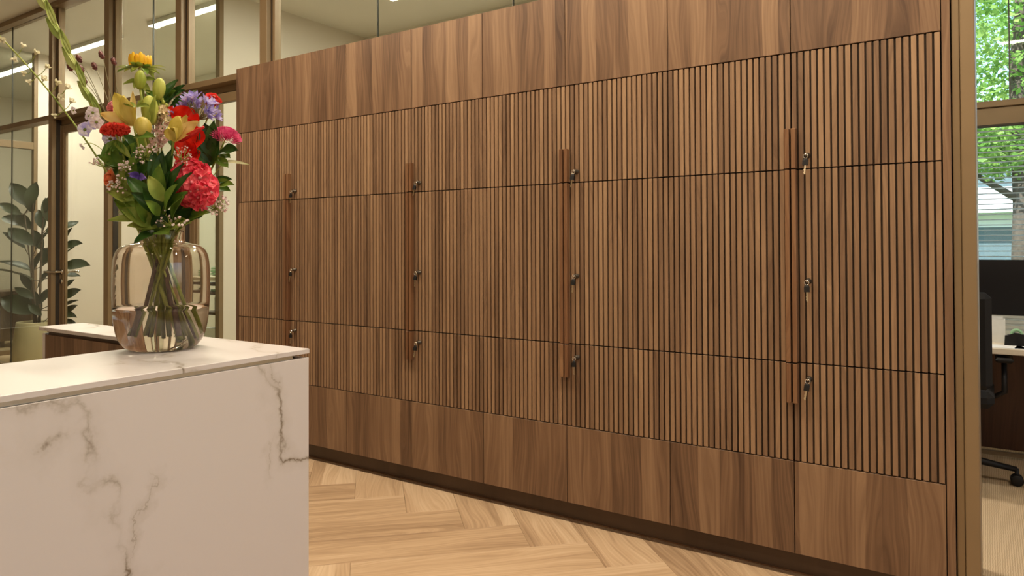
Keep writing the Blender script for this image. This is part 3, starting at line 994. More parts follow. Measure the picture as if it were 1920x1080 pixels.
class Stem:
    count = 0
    """one cut flower: an empty at the foot of its stem in the vase, stem as its first part"""
    def __init__(s, name, label, cat, head, group=None, r=0.003, mat_='stem', bow=0.0, foot=None, long=True, via=None, up=None):
        head = Vector(head)
        a = random.uniform(0, 2 * PI)
        off = head - NECK
        nk = NECK + Vector((max(-0.034, min(0.034, off.x * 0.22)) + random.uniform(-0.012, 0.012), max(-0.034, min(0.034, off.y * 0.22)) + random.uniform(-0.012, 0.012), 0))
        if foot is None:
            rr = random.uniform(0.045, 0.085)
            fx, fy = -off.x, -off.y
            l_ = max(math.hypot(fx, fy), 1e-4)
            ft = VB + Vector((fx / l_ * rr + random.uniform(-0.02, 0.02), fy / l_ * rr + random.uniform(-0.02, 0.02), 0.030 + r + random.uniform(0, 0.02)))
        else:
            ft = Vector(foot)
        Stem.count += 1
        if not long or (Stem.count % 2 and r < 0.0042):
            ft = nk + (ft - nk) * 0.34
        s.root = thing(name, label, cat, ft, 0, group)
        s.o = ft
        s.head = head
        mid = (nk + head) / 2 + Vector((0, 0, 0.25 * off.length * 0.3))
        mid = mid + Vector((bow * RT.x, bow * RT.y, 0))
        if via is not None:
            mid = Vector(via)
        pts = [ft, (ft + nk) / 2] + bez(nk, mid, head, 9)
        s.pts = pts
        n = len(pts)
        MB().tube([p - ft for p in pts], [r * (1.25 - 0.55 * i / (n - 1)) for i in range(n)], 8).build('stem', FM[mat_], s.root)
        s.dir = (pts[-1] - pts[-2]).normalized()

    def obj(s, name, data, mat_, p, d, face, parent=None):
        """separate petal or leaf object"""
        me = bpy.data.meshes.new(name)
        me.from_pydata([tuple(v) for v in data[0]], [], data[1])
        me.polygons.foreach_set('use_smooth', [True] * len(data[1]))
        me.materials.append(FM[mat_])
        return link(name, me, None, parent or s.root, M=frame(Vector(p) - s.o, d, face))

    def mesh(s, name, mb, mat_, stuff=False, parent=None):
        mb.v = [tuple(Vector(p) - s.o) for p in mb.v]
        o = mb.build(name, FM[mat_], parent or s.root)
        if stuff:
            o['kind'] = 'stuff'
        return o

    def leaf(s, base, tip, W, mat_='leaf_mid', bend=0.5, cup=0.18, nose=0.45, face=None, wave=0.03):
        base, tip = Vector(base), Vector(tip)
        d = tip - base
        L = d.length * 1.04
        if face is None:
            face = TO_CAM + Vector((0, 0, 0.8))
        # aim a little high, since the leaf bends back
        yv = (Vector(face) - d.normalized() * Vector(face).dot(d.normalized())).normalized()
        dd = d.normalized() + yv * math.tan(bend / 2) * 0.9
        return s.obj('leaf', petal(L, W, bend, cup, nose, 8, 4, wave), mat_, base, dd, face)


def leafy(name, label, head, leaves, group='foliage in the vase', r=0.0025, mat_='stem', **kw):
    """a foliage stem; leaves: (base px, tip px, width m, material, depth base, depth tip)"""
    st = Stem(name, label, 'foliage', head, group, r, mat_, **kw)
    for lf in leaves:
        (bx, by), (tx, ty), W, mt, db, dt = lf[:6]
        extra = lf[6] if len(lf) > 6 else {}
        st.leaf(B(bx, by, db), B(tx, ty, dt), W * 1.15, mt, **extra)
    return st


G = 'cut flowers in the vase'

# --- gladiolus spike leaning out to the upper left
st = Stem('gladiolus', 'tall green gladiolus spike in tight bud leaning to the upper left', 'flower', B(72, -28, -0.02), G, 0.0055, 'stem', via=B(185, 215, -0.03))
gp = [(190, 222), (176, 196), (160, 166), (146, 134), (132, 104), (118, 76), (104, 50), (91, 22), (80, -4), (72, -28)]
for i in range(1, len(gp)):
    p0_, p1_ = B(*gp[i - 1], -0.025), B(*gp[i], -0.025)
    d = (p1_ - p0_).normalized()
    side = RT * (1 if i % 2 else -1)
    mbx = MB()
    Wd = 0.021 if i > 3 else 0.018
    mbx.xform(petal(0.085, Wd, 0.10, 0.55, 0.40, 8, 6), frame(p0_, d + side * 0.10, TO_CAM + side * 0.5))
    mbx.xform(petal(0.080, Wd * 0.8, -0.05, -0.45, 0.40, 8, 6), frame(p0_, d + side * 0.06, TO_CAM + side * 0.5))
    mbx.ball(p0_ + d * 0.034 + side * 0.002, 0.008, 8, (0.75, 0.75, 3.6), frame(Vector((0, 0, 0)), d, TO_CAM))
    st.mesh('bud', mbx, 'glad')

# --- larkspur sprig with cream buds and lilac flowers, far left
st = Stem('larkspur', 'thin larkspur sprig with cream buds and lilac flowers reaching far left', 'flower', B(-6, 62, -0.05), G, 0.0028, 'stem', via=B(170, 240, -0.06))


def open_flower(st, p, R_, mat_, n=5, face=None, center='leaf_light', name='floret', W=None, cupf=0.25, bend=0.5, open_=0.9):
    """floret of n rounded petals as one mesh"""
    face = (TO_CAM if face is None else Vector(face)).normalized()
    mbx = MB()
    a0 = random.uniform(0, 6)
    x = face.orthogonal().normalized(); y = face.cross(x)
    for k in range(n):
        th = a0 + 2 * PI * k / n
        dr = x * math.cos(th) + y * math.sin(th)
        d = dr * open_ + face * (1 - open_ + 0.15)
        mbx.xform(petal(R_, W or R_ * 1.05, bend, cupf, 0.62, 5, 4, 0.05, tip=0.12), frame(p, d, face))
    o = st.mesh(name, mbx, mat_)
    mc = MB().ball(p + face * R_ * 0.12, R_ * 0.2, 6)
    st.mesh('flower_center', mc, center, parent=o)
    return o


for (x, y, R_, mt, fx) in [(160, 243, 0.023, 'lilac', 0), (207, 261, 0.023, 'lilac', 0.3), (174, 211, 0.020, 'lilac_pale', 0.5), (181, 229, 0.021, 'lilac_pale', 0.4), (167, 218, 0.014, 'lilac_pale', -0.4), (172, 235, 0.017, 'lilac', 0.3), (139, 207, 0.013, 'lilac_pale', -0.5)]:
    open_flower(st, B(x, y, -0.075 + random.uniform(-0.015, 0.01)), R_, mt, 5, TO_CAM + RT * fx + Vector((0, 0, random.uniform(-0.3, 0.4))))
for (x, y, ax, ay) in [(43, 86, 40, 92), (28, 110, 24, 86), (68, 99, 62, 110), (88, 125, 84, 132), (82, 148, 92, 140), (55, 152, 70, 150), (46, 137, 48, 122), (108, 156, 104, 164), (126, 164, 120, 172), (103, 216, 130, 205), (4, 74, 8, 72), (134, 190, 130, 182), (112, 182, 112, 174)]:
    p = B(x, y, -0.055)
    # short pedicel back to the stem
    near = min(st.pts, key=lambda q: (q - p).length)
    seg = [(st.pts[i], st.pts[i + 1]) for i in range(len(st.pts) - 1)]
    best = min(((a + (b - a) * t) for a, b in seg for t in (0, .25, .5, .75, 1)), key=lambda q: (q - p).length)
    mbx = MB().tube(bez(best, (best + p) / 2 + Vector((0, 0, -0.012)), p, 4), 0.0010, 5)
    st.mesh('pedicel', mbx, 'stem')
    R_ = random.uniform(0.0045, 0.0068)
    d = (p - best).normalized()
    mbx = MB().ball(p, R_, 8, (0.9, 0.9, 1.25), frame(Vector((0, 0, 0)), d, TO_CAM))
    for k in range(4):
        th = k * PI / 2
        x_ = d.orthogonal().normalized(); y_ = d.cross(x_)
        mbx.xform(petal(R_ * 2.4, R_ * 1.9, -0.4, 0.3, 0.6, 4, 3), frame(p - d * R_ * 0.4, d + (x_ * math.cos(th) + y_ * math.sin(th)) * 0.5, x_ * math.cos(th) + y_ * math.sin(th)))
    st.mesh('bud', mbx, 'cream_bud')
mbx = MB().tube(bez(B(158, 270, -0.08), B(172, 262, -0.08), B(196, 285, -0.06), 6), 0.0011, 5)
st.mesh('pedicel', mbx, 'stem')
open_flower(st, B(155, 274, -0.08), 0.012, 'lilac_pale', 5, TO_CAM - RT * 0.8 - Vector((0, 0, 0.8)))

# --- great burnet: dark oval heads on wiry stems
heads = [(148, 110), (190, 103), (131, 126), (152, 129), (177, 124), (213, 115), (158, 150)]
names = ['topmost left', 'highest', 'lowest left', 'small middle', 'pale stalked right', 'nearest the sunflower', 'lowest']
for i, (x, y) in enumerate(heads):
    st = Stem('burnet', 'thin wiry burnet stem with a dark maroon oval head, %s of its cluster' % names[i], 'flower', B(x + 4, y + 7, 0.02 + 0.01 * i), 'burnet stems', 0.0012, 'stem_dry', via=B(205 + (x - 170) * 0.15, 190, 0.02), long=False)
    d = (Vector((0, 0, 1)) * 0.9 - RT * 0.45).normalized()
    mbx = MB()
    c_ = B(x, y, 0.02 + 0.01 * i)
    mbx.ball(c_, 0.0085, 10, (0.85, 0.85, 1.6), frame(Vector((0, 0, 0)), d, TO_CAM))
    for k in range(34):
        ct_, ph = random.uniform(-1, 1), random.uniform(0, 2 * PI)
        s_ = math.sqrt(1 - ct_ * ct_)
        q_ = frame(c_, d, TO_CAM) @ Vector((0.0074 * s_ * math.cos(ph), 0.0074 * s_ * math.sin(ph), 0.0135 * ct_))
        mbx.ball(q_, 0.0017, 4)
    st.mesh('flower_head', mbx, 'burnet')

# --- sunflower at the top
sc_ = B(263, 124, -0.02)
st = Stem('sunflower', 'half open golden yellow sunflower at the top of the bouquet', 'flower', sc_ + Vector((0, 0, -0.012)), G, 0.0045, 'stem')
axis = (Vector((0, 0, 1)) + TO_CAM * 0.10).normalized()
x_ = axis.orthogonal().normalized(); y_ = axis.cross(x_)
mbx = MB().ball(sc_ + axis * 0.008, 0.026, 10, (1, 1, 0.55), frame(Vector((0, 0, 0)), axis, TO_CAM))
st.mesh('flower_disc', mbx, 'sun_core')
for ring, (n, r0, lean, L, W) in enumerate([(16, 0.030, 0.30, 0.036, 0.019), (14, 0.024, -0.25, 0.032, 0.017)]):
    for k in range(n):
        th = 2 * PI * (k + 0.5 * ring) / n
        dr = x_ * math.cos(th) + y_ * math.sin(th)
        st.obj('petal', petal(L * random.uniform(0.85, 1.1), W, -0.55, 0.2, 0.5, 6, 3), 'sun', sc_ + dr * r0, axis + dr * lean * random.uniform(0.6, 1.3), -dr)
for k in range(24):
    th = 2 * PI * k / 24 + random.uniform(-0.1, 0.1)
    dr = x_ * math.cos(th) + y_ * math.sin(th)
    L = random.uniform(0.034, 0.052)
    st.obj('sepal', petal(L, 0.021, random.uniform(0.3, 0.9), 0.1, 0.35, 5, 2), random.choice(['leaf_light', 'leaf_mid', 'bud']), sc_ + dr * 0.020 - axis * 0.006, dr + axis * random.uniform(-0.35, 0.75), axis - dr * 0.5)
for (x, y) in [(232, 158), (252, 166), (292, 150), (282, 176)]:
    st.leaf(B(262, 152, -0.01), B(x, y, -0.02), 0.022, 'leaf_light', 0.5)

# --- big lily buds
def closed_bud(st, c_, L, W, d, mat_='bud', n=3, name='bud'):
    Mx = frame(Vector(c_), d, TO_CAM)
    prof = [(0.0, -0.5), (0.22, -0.47), (0.36, -0.36), (0.47, -0.15), (0.5, 0.05), (0.44, 0.25), (0.30, 0.40), (0.13, 0.48), (0.0, 0.5)]
    V, Fs = [], []
    nk = 18
    for (r, z) in dense(prof, 2):
        for k in range(nk):
            th = 2 * PI * k / nk
            lob = 1 - 0.13 * abs(math.cos(n * th / 2 * 1.0)) ** 6
            V.append(Mx @ Vector((r * W * lob * math.cos(th), r * W * lob * math.sin(th), z * L)))
    m_ = len(V) // nk
    for i in range(m_ - 1):
        for k in range(nk):
            k2 = (k + 1) % nk
            Fs.append((i * nk + k, i * nk + k2, (i + 1) * nk + k2, (i + 1) * nk + k))
    return st.mesh(name, MB().add(V, Fs, True), mat_)


st = Stem('lily', 'upright closed green lily bud just below the sunflower', 'flower', B(263, 167, -0.06), G, 0.0045, 'stem')
closed_bud(st, B(263, 150, -0.06), 0.058, 0.033, Vector((0, 0, 1)) + RT * 0.05)
st = Stem('lily', 'plump closed green lily bud to the right under the sunflower', 'flower', B(294, 188, -0.07), G, 0.004, 'stem')
closed_bud(st, B(298, 167, -0.07), 0.066, 0.036, Vector((0, 0, 1)) + RT * 0.12)
st.leaf(B(300, 190, -0.05), B(333, 151, -0.03), 0.032, 'leaf_dark', 0.3)
st.leaf(B(297, 195, -0.05), B(345, 170, -0.02), 0.034, 'leaf_dark', 0.3)
st = Stem('lily', 'large folded yellow green lily bud in the middle of the bouquet', 'flower', B(279, 232, -0.09), G, 0.0045, 'stem')
closed_bud(st, B(281, 207, -0.09), 0.088, 0.048, Vector((0, 0, 1)) - RT * 0.06)
st.leaf(B(284, 236, -0.10), B(292, 180, -0.115), 0.022, 'leaf_light', 0.2)
for (x, y) in [(232, 196), (280, 199), (268, 190)]:
    st.leaf(B(256, 200, -0.12), B(x, y, -0.13), 0.020, 'leaf_light', 0.4)
st = Stem('lily', 'yellow lily opening to the left with one spreading peach petal', 'flower', B(251, 236, -0.10), G, 0.004, 'stem')
base = B(251, 236, -0.10)
for (x, y, W, mt, dd, bd) in [(222, 178, 0.050, 'lily', -0.11, -0.25), (236, 180, 0.044, 'lily', -0.13, -0.2), (252, 176, 0.020, 'lily_peach', -0.08, -0.1), (188, 211, 0.036, 'lily_peach', -0.12, 0.35), (215, 205, 0.030, 'lily', -0.08, 0.1)]:
    tipp = B(x, y, dd)
    d = tipp - base
    st.obj('petal', petal(d.length * 1.05, W, bd, 0.28, 0.5, 9, 6), mt, base, d, TO_CAM + Vector((0, 0, 0.3)))
st = Stem('lily', 'closed yellow lily bud with a dark seam in the centre of the bouquet', 'flower', B(270, 254, -0.13), G, 0.004, 'stem')
closed_bud(st, B(268, 238, -0.13), 0.058, 0.046, Vector((0, 0, 1)) - RT * 0.12, 'lily')
st.leaf(B(250, 258, -0.13), B(291, 257, -0.15), 0.030, 'leaf_mid', 0.8)
st = Stem('lily', 'yellow lily with cupped open petals in front of the red anthuriums', 'flower', B(326, 264, -0.13), G, 0.004, 'stem')
base = B(328, 266, -0.13)
for (x, y, W, mt, dd, bd) in [(343, 220, 0.046, 'lily', -0.14, -0.3), (369, 228, 0.040, 'lily_peach', -0.12, 0.25), (318, 236, 0.034, 'lily', -0.16, -0.25), (336, 240, 0.040, 'lily', -0.17, -0.1), (352, 222, 0.032, 'lily', -0.10, -0.1)]:
    tipp = B(x, y, dd)
    d = tipp - base
    st.obj('petal', petal(d.length * 1.05, W, bd, 0.30, 0.52, 9, 6), mt, base, d, TO_CAM + Vector((0, 0, 0.3)))

# --- anthuriums
def spathe(st, c_, up, face, L, W):
    up = Vector(up).normalized()
    V, Fs = [], []
    Mx = frame(Vector(c_), up, face)
    nr, na = 6, 28
    for i in range(nr + 1):
        for k in range(na):
            th = 2 * PI * k / na
            x = math.sin(th) * (0.5 * W) * (1 - 0.10 * math.cos(th))
            z = (-math.cos(th) * 0.5 - 0.06 + 0.20 * abs(math.sin(th)) ** 0.6 * (1 if math.cos(th) > 0.2 else 0)) * L
            r = i / nr
            pnt = Vector((x * r, 0.30 * W * (r ** 2) * (0.45 + 0.55 * abs(math.sin(th))) + 0.012 * math.sin(3 * th) * r * r, z * r))
            V.append(Mx @ pnt)
    for i in range(nr):
        for k in range(na):
            k2 = (k + 1) % na
            if i == 0 and False:
                continue
            Fs.append((i * na + k, i * na + k2, (i + 1) * na + k2, (i + 1) * na + k))
    return st.mesh('spathe', MB().add(V, Fs, True), 'red')


st = Stem('anthurium', 'glossy red anthurium peeping out above the yellow lily', 'flower', B(344, 232, -0.06), G, 0.003, 'stem')
spathe(st, B(347, 222, -0.065), Vector((0, 0, 1)) + RT * 0.25, TO_CAM + RT * 0.35 - Vector((0, 0, 0.3)), 0.080, 0.080)
spathe(st, B(328, 215, -0.06), Vector((0, 0, 1)) - RT * 0.2, TO_CAM * 0.4 - RT, 0.060, 0.050)
st = Stem('anthurium', 'broad red anthurium with a long dark red spadix', 'flower', B(352, 272, -0.07), G, 0.003, 'stem')
spathe(st, B(360, 262, -0.075), Vector((0, 0, 1)) * 0.7 + RT * 0.7, TO_CAM + RT * 0.1 + Vector((0, 0, 0.2)), 0.100, 0.092)
mbx = MB().tube([B(338, 263, -0.10), B(355, 254, -0.125), B(370, 245, -0.14), B(382, 238, -0.148)], [0.0072, 0.0080, 0.0066, 0.0036], 10)
st.mesh('spadix', mbx, 'spadix')
st = Stem('anthurium', 'lower red anthurium hanging above the pink hydrangea', 'flower', B(352, 292, -0.06), G, 0.003, 'stem')
spathe(st, B(356, 291, -0.07), -Vector((0, 0, 1)) + RT * 0.3, TO_CAM + RT * 0.1, 0.082, 0.070)

# --- red celosia
st = Stem('celosia', 'fuzzy bright red flower head on the left of the bouquet', 'flower', B(217, 252, -0.09), G, 0.0035, 'stem')
mbx = MB()
for k in range(420):
    a, rr = random.uniform(0, 2 * PI), math.sqrt(random.random())
    px_ = 216 + 27 * rr * math.cos(a)
    zz = 242 + 11 * rr * math.sin(a) + 3 * (rr ** 2) - random.uniform(0, 3)
    mbx.ball(B(px_, zz, -0.10 + 0.03 * rr * math.sin(a) + random.uniform(-0.012, 0.012)), random.uniform(0.003, 0.0055), 4)
st.mesh('florets', mbx, 'celosia', True)
for k in range(6):
    st.leaf(B(214, 262, -0.085), B(190 + 11 * k, 282 + 6 * abs(k - 2.5), -0.10), 0.022, random.choice(['leaf_mid', 'leaf_light']), 0.4)

# --- agapanthus
ac = B(371, 224, -0.05)
st = Stem('agapanthus', 'round violet agapanthus umbel at the upper right of the bouquet', 'flower', ac, G, 0.004, 'stem')
for k in range(34):
    th = random.uniform(-1.65, 1.65)
    dep = random.uniform(-1, 0.8)
    d = (RT * math.sin(th) * 1.05 + Vector((0, 0, 1)) * (math.cos(th) * 0.95) + TO_CAM * (-dep) * 0.75).normalized()
    L = random.uniform(0.046, 0.062) * (1.0 if k % 3 else 0.7)
    tip_ = ac + d * L
    pe = MB().tube(bez(ac, ac + d * L * 0.5 - Vector((0, 0, 0.003)), tip_, 4), 0.0011, 5)
    ped = st.mesh('pedicel', pe, 'stem_dry')
    mbx = MB()
    x_ = d.orthogonal().normalized(); y_ = d.cross(x_)
    for q_ in range(6):
        a = 2 * PI * q_ / 6
        dr = x_ * math.cos(a) + y_ * math.sin(a)
        mbx.xform(petal(random.uniform(0.026, 0.034), 0.0085, 0.7, 0.2, 0.62, 6, 2), frame(tip_, d + dr * 0.34, d * 0.4 - dr))
    st.mesh('floret', mbx, 'agap', parent=ped)

# --- roses
def rose(st, c_, R_, mat_, face, n=13):
    face = Vector(face).normalized()
    x_ = face.orthogonal().normalized(); y_ = face.cross(x_)
    for k in range(n):
        t = k / (n - 1)
        th = k * 2.4
        dr = x_ * math.cos(th) + y_ * math.sin(th)
        r = R_ * (0.12 + 0.55 * t)
        L = R_ * (1.25 - 0.1 * t)
        st.obj('petal', petal(L, R_ * (0.9 + 0.55 * t), -0.5 + 0.95 * t, 0.35, 0.62, 6, 5, 0.03, 0.25), mat_, c_ - face * R_ * 0.55 + dr * r * 0.4, face + dr * (0.15 + 0.75 * t), -dr)


st = Stem('rose', 'coral red rose edged with white behind the violet agapanthus', 'flower', B(398, 196, 0.0), G, 0.003, 'stem')
rose(st, B(399, 190, 0.0), 0.027, 'rose_red', TO_CAM + RT * 0.3 + Vector((0, 0, 0.5)))
st = Stem('rose', 'pink rose half hidden behind the open yellow lily', 'flower', B(214, 205, -0.04), G, 0.003, 'stem')
rose(st, B(212, 201, -0.045), 0.020, 'rose_pink', TO_CAM - RT * 0.5 + Vector((0, 0, 0.4)))
st = Stem('rose', 'orange rose low on the left side of the bouquet', 'flower', B(214, 338, -0.07), G, 0.003, 'stem')
rose(st, B(209, 336, -0.08), 0.026, 'orange', TO_CAM - RT * 0.9 + Vector((0, 0, 0.1)))
st = Stem('violet_flower', 'deep violet bell flower behind the dark green leaves', 'flower', B(254, 338, -0.11), G, 0.002, 'stem')
base = B(262, 330, -0.10)
for (x, y) in [(242, 326), (240, 340), (250, 348), (262, 347), (272, 334)]:
    st.obj('petal', petal((B(x, y, -0.14) - base).length * 1.05, 0.022, 0.2, 0.3, 0.55, 6, 4), 'violet', base, B(x, y, -0.14) - base, TO_CAM)

# --- chrysanthemum at the right edge
cc = B(424, 257, -0.05)
st = Stem('chrysanthemum', 'pink chrysanthemum at the right edge of the bouquet', 'flower', cc, G, 0.0032, 'stem', via=B(395, 330, -0.04))
ax_ = (Vector((0, 0, 1)) * 0.9 + RT * 0.35 + TO_CAM * 0.35).normalized()
x_ = ax_.orthogonal().normalized(); y_ = ax_.cross(x_)
mbx = MB()
for k in range(230):
    t = (k + 0.5) / 230
    th = k * 2.39996
    el = math.acos(1 - t * 1.02)
    dr = x_ * math.cos(th) + y_ * math.sin(th)
    d = (ax_ * math.cos(el) + dr * math.sin(el)).normalized()
    mbx.xform(petal(0.017 + 0.008 * t, 0.0066, -0.9 + 0.5 * t, 0.3, 0.6, 4, 2, 0, 0.3), frame(cc + d * 0.022 - ax_ * 0.008, d, ax_ * 0.2 - d * 0.1 + dr * -1))
st.mesh('florets', mbx, 'mum', True)
for (bx, by, tx, ty, W, mt) in [(403, 300, 385, 232, 0.045, 'leaf_dark'), (400, 300, 402, 228, 0.034, 'leaf_dark'), (398, 306, 375, 250, 0.040, 'leaf_dark'), (408, 288, 446, 282, 0.036, 'leaf_dark'), (412, 290, 432, 296, 0.022, 'leaf_mid'),
                                (392, 315, 372, 285, 0.034, 'leaf_dark'), (404, 296, 428, 314, 0.024, 'leaf_mid'), (396, 310, 410, 252, 0.036, 'leaf_dark')]:
    st.leaf(B(bx, by, -0.05), B(tx, ty, -0.07), W * 1.25, mt, 0.35, 0.2, 0.5, None, 0.06)

# --- hot pink hydrangea
hc = B(365, 344, -0.10)
st = Stem('hydrangea', 'large hot pink hydrangea head on the right of the bouquet', 'flower', hc - TO_CAM * 0.03, G, 0.0042, 'stem')
for k in range(38):
    t = (k + 0.5) / 38
    th = k * 2.39996
    el = math.acos(1 - 1.25 * t)
    d = (TO_CAM * math.cos(el) + (RT * math.cos(th) + Vector((0, 0, 1)) * math.sin(th)) * math.sin(el)).normalized()
    lx = d.dot(RT); lz = d.z
    p = hc + RT * lx * 0.047 + Vector((0, 0, 1)) * (lz * 0.060) + TO_CAM * (d.dot(TO_CAM) * 0.042) + RT * (-0.10 * lz * 0.10)
    open_flower(st, p, random.uniform(0.025, 0.033), 'pink_hot', 4, d + Vector((random.uniform(-.5, .5), random.uniform(-.5, .5), random.uniform(-.4, .4))), 'rose_pink', cupf=0.18, bend=0.55, W=0.036)

# --- cream stock and blush florets in the middle
st = Stem('stock', 'cream stock blossoms behind the centre lilies', 'flower', B(303, 228, -0.06), G, 0.0032, 'stem')
for (x, y) in [(294, 206), (306, 204), (312, 213), (300, 216), (291, 220), (308, 224), (316, 226), (298, 230), (305, 212), (290, 231)]:
    open_flower(st, B(x, y, -0.075 + random.uniform(-0.02, 0.01)), random.uniform(0.012, 0.017), 'stock', 5, TO_CAM + Vector((random.uniform(-.5, .5), random.uniform(-.5, .5), 0.5)), cupf=0.35, open_=0.7)
for (x, y) in [(300, 198), (306, 192), (296, 193), (312, 198), (303, 186)]:
    st.mesh('bud', MB().ball(B(x, y, -0.06), 0.006, 8, (1, 1, 1.2)), 'bud')
st = Stem('blush_hydrangea', 'pale blush flower cluster in the middle of the bouquet', 'flower', B(303, 262, -0.06), G, 0.0032, 'stem')
for k in range(34):
    x = 303 + random.gauss(0, 11); y = 252 + random.gauss(0, 13)
    open_flower(st, B(x, y, -0.075 + random.uniform(-0.02, 0.015)), random.uniform(0.008, 0.012), 'blush', 4, TO_CAM + Vector((random.uniform(-.6, .6), random.uniform(-.6, .6), random.uniform(-.2, .6))))

# --- gypsophila sprays
def gyp(label, cx_, cy_, rx, ry, n, d0, seed_r=0.004, root_px=None):
    h_ = B(cx_, cy_ + ry * 0.5, d0) if root_px is None else B(*root_px, d0)
    st = Stem('gypsophila', label, 'flower', h_, 'gypsophila sprays', 0.0012, 'stem', long=False)
    br = MB(); fl_ = MB()
    for k in range(int(n * 1.5)):
        a, rr = random.uniform(0, 2 * PI), math.sqrt(random.random())
        p = B(cx_ + rx * rr * math.cos(a), cy_ + ry * rr * math.sin(a), d0 + random.uniform(-0.03, 0.03))
        br.tube(bez(h_, (h_ + p) / 2 + Vector((random.uniform(-.008, .008), random.uniform(-.008, .008), -0.004)), p, 3), 0.0005, 4)
        R_ = seed_r * random.uniform(0.45, 0.85)
        fl_.ball(p, R_, 5)
        for q_ in range(4):
            v = Vector((random.gauss(0, 1), random.gauss(0, 1), random.gauss(0, 1))).normalized()
            fl_.ball(p + v * R_ * 0.8, R_ * 0.6, 4)
    o1 = st.mesh('twigs', br, 'stem', True)
    st.mesh('blossoms', fl_, 'gyp', True)


gyp('loose spray of pale pink gypsophila at the right under the hydrangea', 404, 382, 26, 20, 60, -0.05, 0.0046)
gyp('pale pink gypsophila spray at the left edge of the bouquet', 178, 302, 12, 7, 14, -0.08, 0.0035, (206, 315))
gyp('pink gypsophila spray over the left leaves', 236, 311, 16, 10, 24, -0.12, 0.004)
gyp('pink gypsophila spray beside the orange rose', 222, 346, 22, 18, 30, -0.11, 0.0045)
gyp('pink gypsophila spray in the heart of the bouquet', 270, 288, 22, 18, 34, -0.11, 0.004)
gyp('tiny white gypsophila spray in front of the red anthurium', 342, 292, 18, 20, 26, -0.13, 0.003)
gyp('few pale pink gypsophila blossoms hanging low over the vase neck', 322, 412, 30, 20, 14, -0.16, 0.0046)

# --- foliage
leafy('leafy_lily_stem', 'whorl of long dark green lily leaves in the lower middle', B(303, 345, -0.17), [
    ((302, 398), (237, 332), 0.046, 'leaf_dark', -0.14, -0.19), ((303, 395), (268, 352), 0.040, 'leaf_dark', -0.16, -0.20), ((304, 380), (300, 309), 0.042, 'leaf_mid', -0.15, -0.18),
    ((306, 378), (279, 330), 0.034, 'leaf_light', -0.18, -0.20), ((308, 376), (318, 322), 0.030, 'leaf_dark', -0.14, -0.18), ((307, 382), (343, 308), 0.032, 'leaf_dark', -0.15, -0.18),
    ((310, 392), (358, 325), 0.034, 'leaf_dark', -0.15, -0.19), ((309, 394), (332, 346), 0.032, 'leaf_mid', -0.17, -0.21), ((306, 402), (350, 362), 0.036, 'leaf_mid', -0.15, -0.19),
    ((302, 402), (246, 362), 0.040, 'leaf_dark', -0.15, -0.20), ((300, 404), (272, 376), 0.028, 'leaf_mid', -0.17, -0.21), ((303, 370), (305, 284), 0.040, 'leaf_dark', -0.12, -0.12),
    ((302, 365), (288, 282), 0.038, 'leaf_dark', -0.11, -0.12), ((306, 360), (325, 278), 0.034, 'leaf_dark', -0.11, -0.11)], 'foliage in the vase', 0.004)
leafy('salal_branch', 'broad light green leaves low on the left of the bouquet', B(235, 380, -0.10), [
    ((250, 375), (200, 360), 0.060, 'leaf_light', -0.09, -0.13), ((268, 392), (232, 372), 0.050, 'leaf_light', -0.10, -0.14), ((285, 418), (232, 380), 0.052, 'leaf_mid', -0.10, -0.15),
    ((285, 424), (243, 402), 0.050, 'leaf_light', -0.11, -0.14), ((262, 412), (203, 414), 0.024, 'leaf_light', -0.10, -0.12), ((290, 430), (258, 398), 0.042, 'leaf_dark', -0.11, -0.13),
    ((270, 415), (222, 398), 0.030, 'leaf_pale', -0.08, -0.09)], 'foliage in the vase', 0.003, 'stem_brown')
leafy('ruscus_branch', 'mid green leaves spreading left above the orange rose', B(205, 300, -0.07), [
    ((232, 318), (183, 292), 0.034, 'leaf_mid', -0.06, -0.09), ((228, 312), (196, 312), 0.036, 'leaf_mid', -0.06, -0.10), ((235, 310), (212, 270), 0.038, 'leaf_mid', -0.06, -0.08),
    ((240, 305), (238, 262), 0.036, 'leaf_dark', -0.06, -0.08), ((242, 300), (256, 268), 0.034, 'leaf_mid', -0.07, -0.09), ((236, 330), (262, 300), 0.036, 'leaf_mid', -0.08, -0.12),
    ((230, 325), (205, 332), 0.030, 'leaf_dark', -0.06, -0.08), ((245, 320), (276, 290), 0.034, 'leaf_dark', -0.06, -0.09), ((255, 330), (252, 292), 0.036, 'leaf_mid', -0.09, -0.12),
    ((236, 296), (196, 262), 0.032, 'leaf_mid', -0.05, -0.06), ((262, 340), (285, 305), 0.036, 'leaf_dark', -0.09, -0.11)], 'foliage in the vase', 0.003)
leafy('ruscus_branch', 'dark green pointed leaves at the upper right below the sunflower', B(330, 190, 0.0), [
    ((310, 205), (345, 160), 0.034, 'leaf_dark', -0.01, -0.04), ((318, 210), (372, 184), 0.030, 'leaf_mid', -0.02, -0.06), ((320, 215), (352, 176), 0.032, 'leaf_dark', -0.02, -0.03),
    ((308, 195), (330, 170), 0.030, 'leaf_mid', -0.03, -0.04), ((305, 200), (274, 170), 0.030, 'leaf_mid', -0.01, -0.02), ((315, 216), (338, 196), 0.034, 'leaf_dark', -0.03, -0.05),
    ((330, 205), (368, 170), 0.026, 'leaf_mid', 0.0, -0.02), ((334, 212), (360, 198), 0.028, 'leaf_light', 0.0, -0.03)], 'foliage in the vase', 0.003)
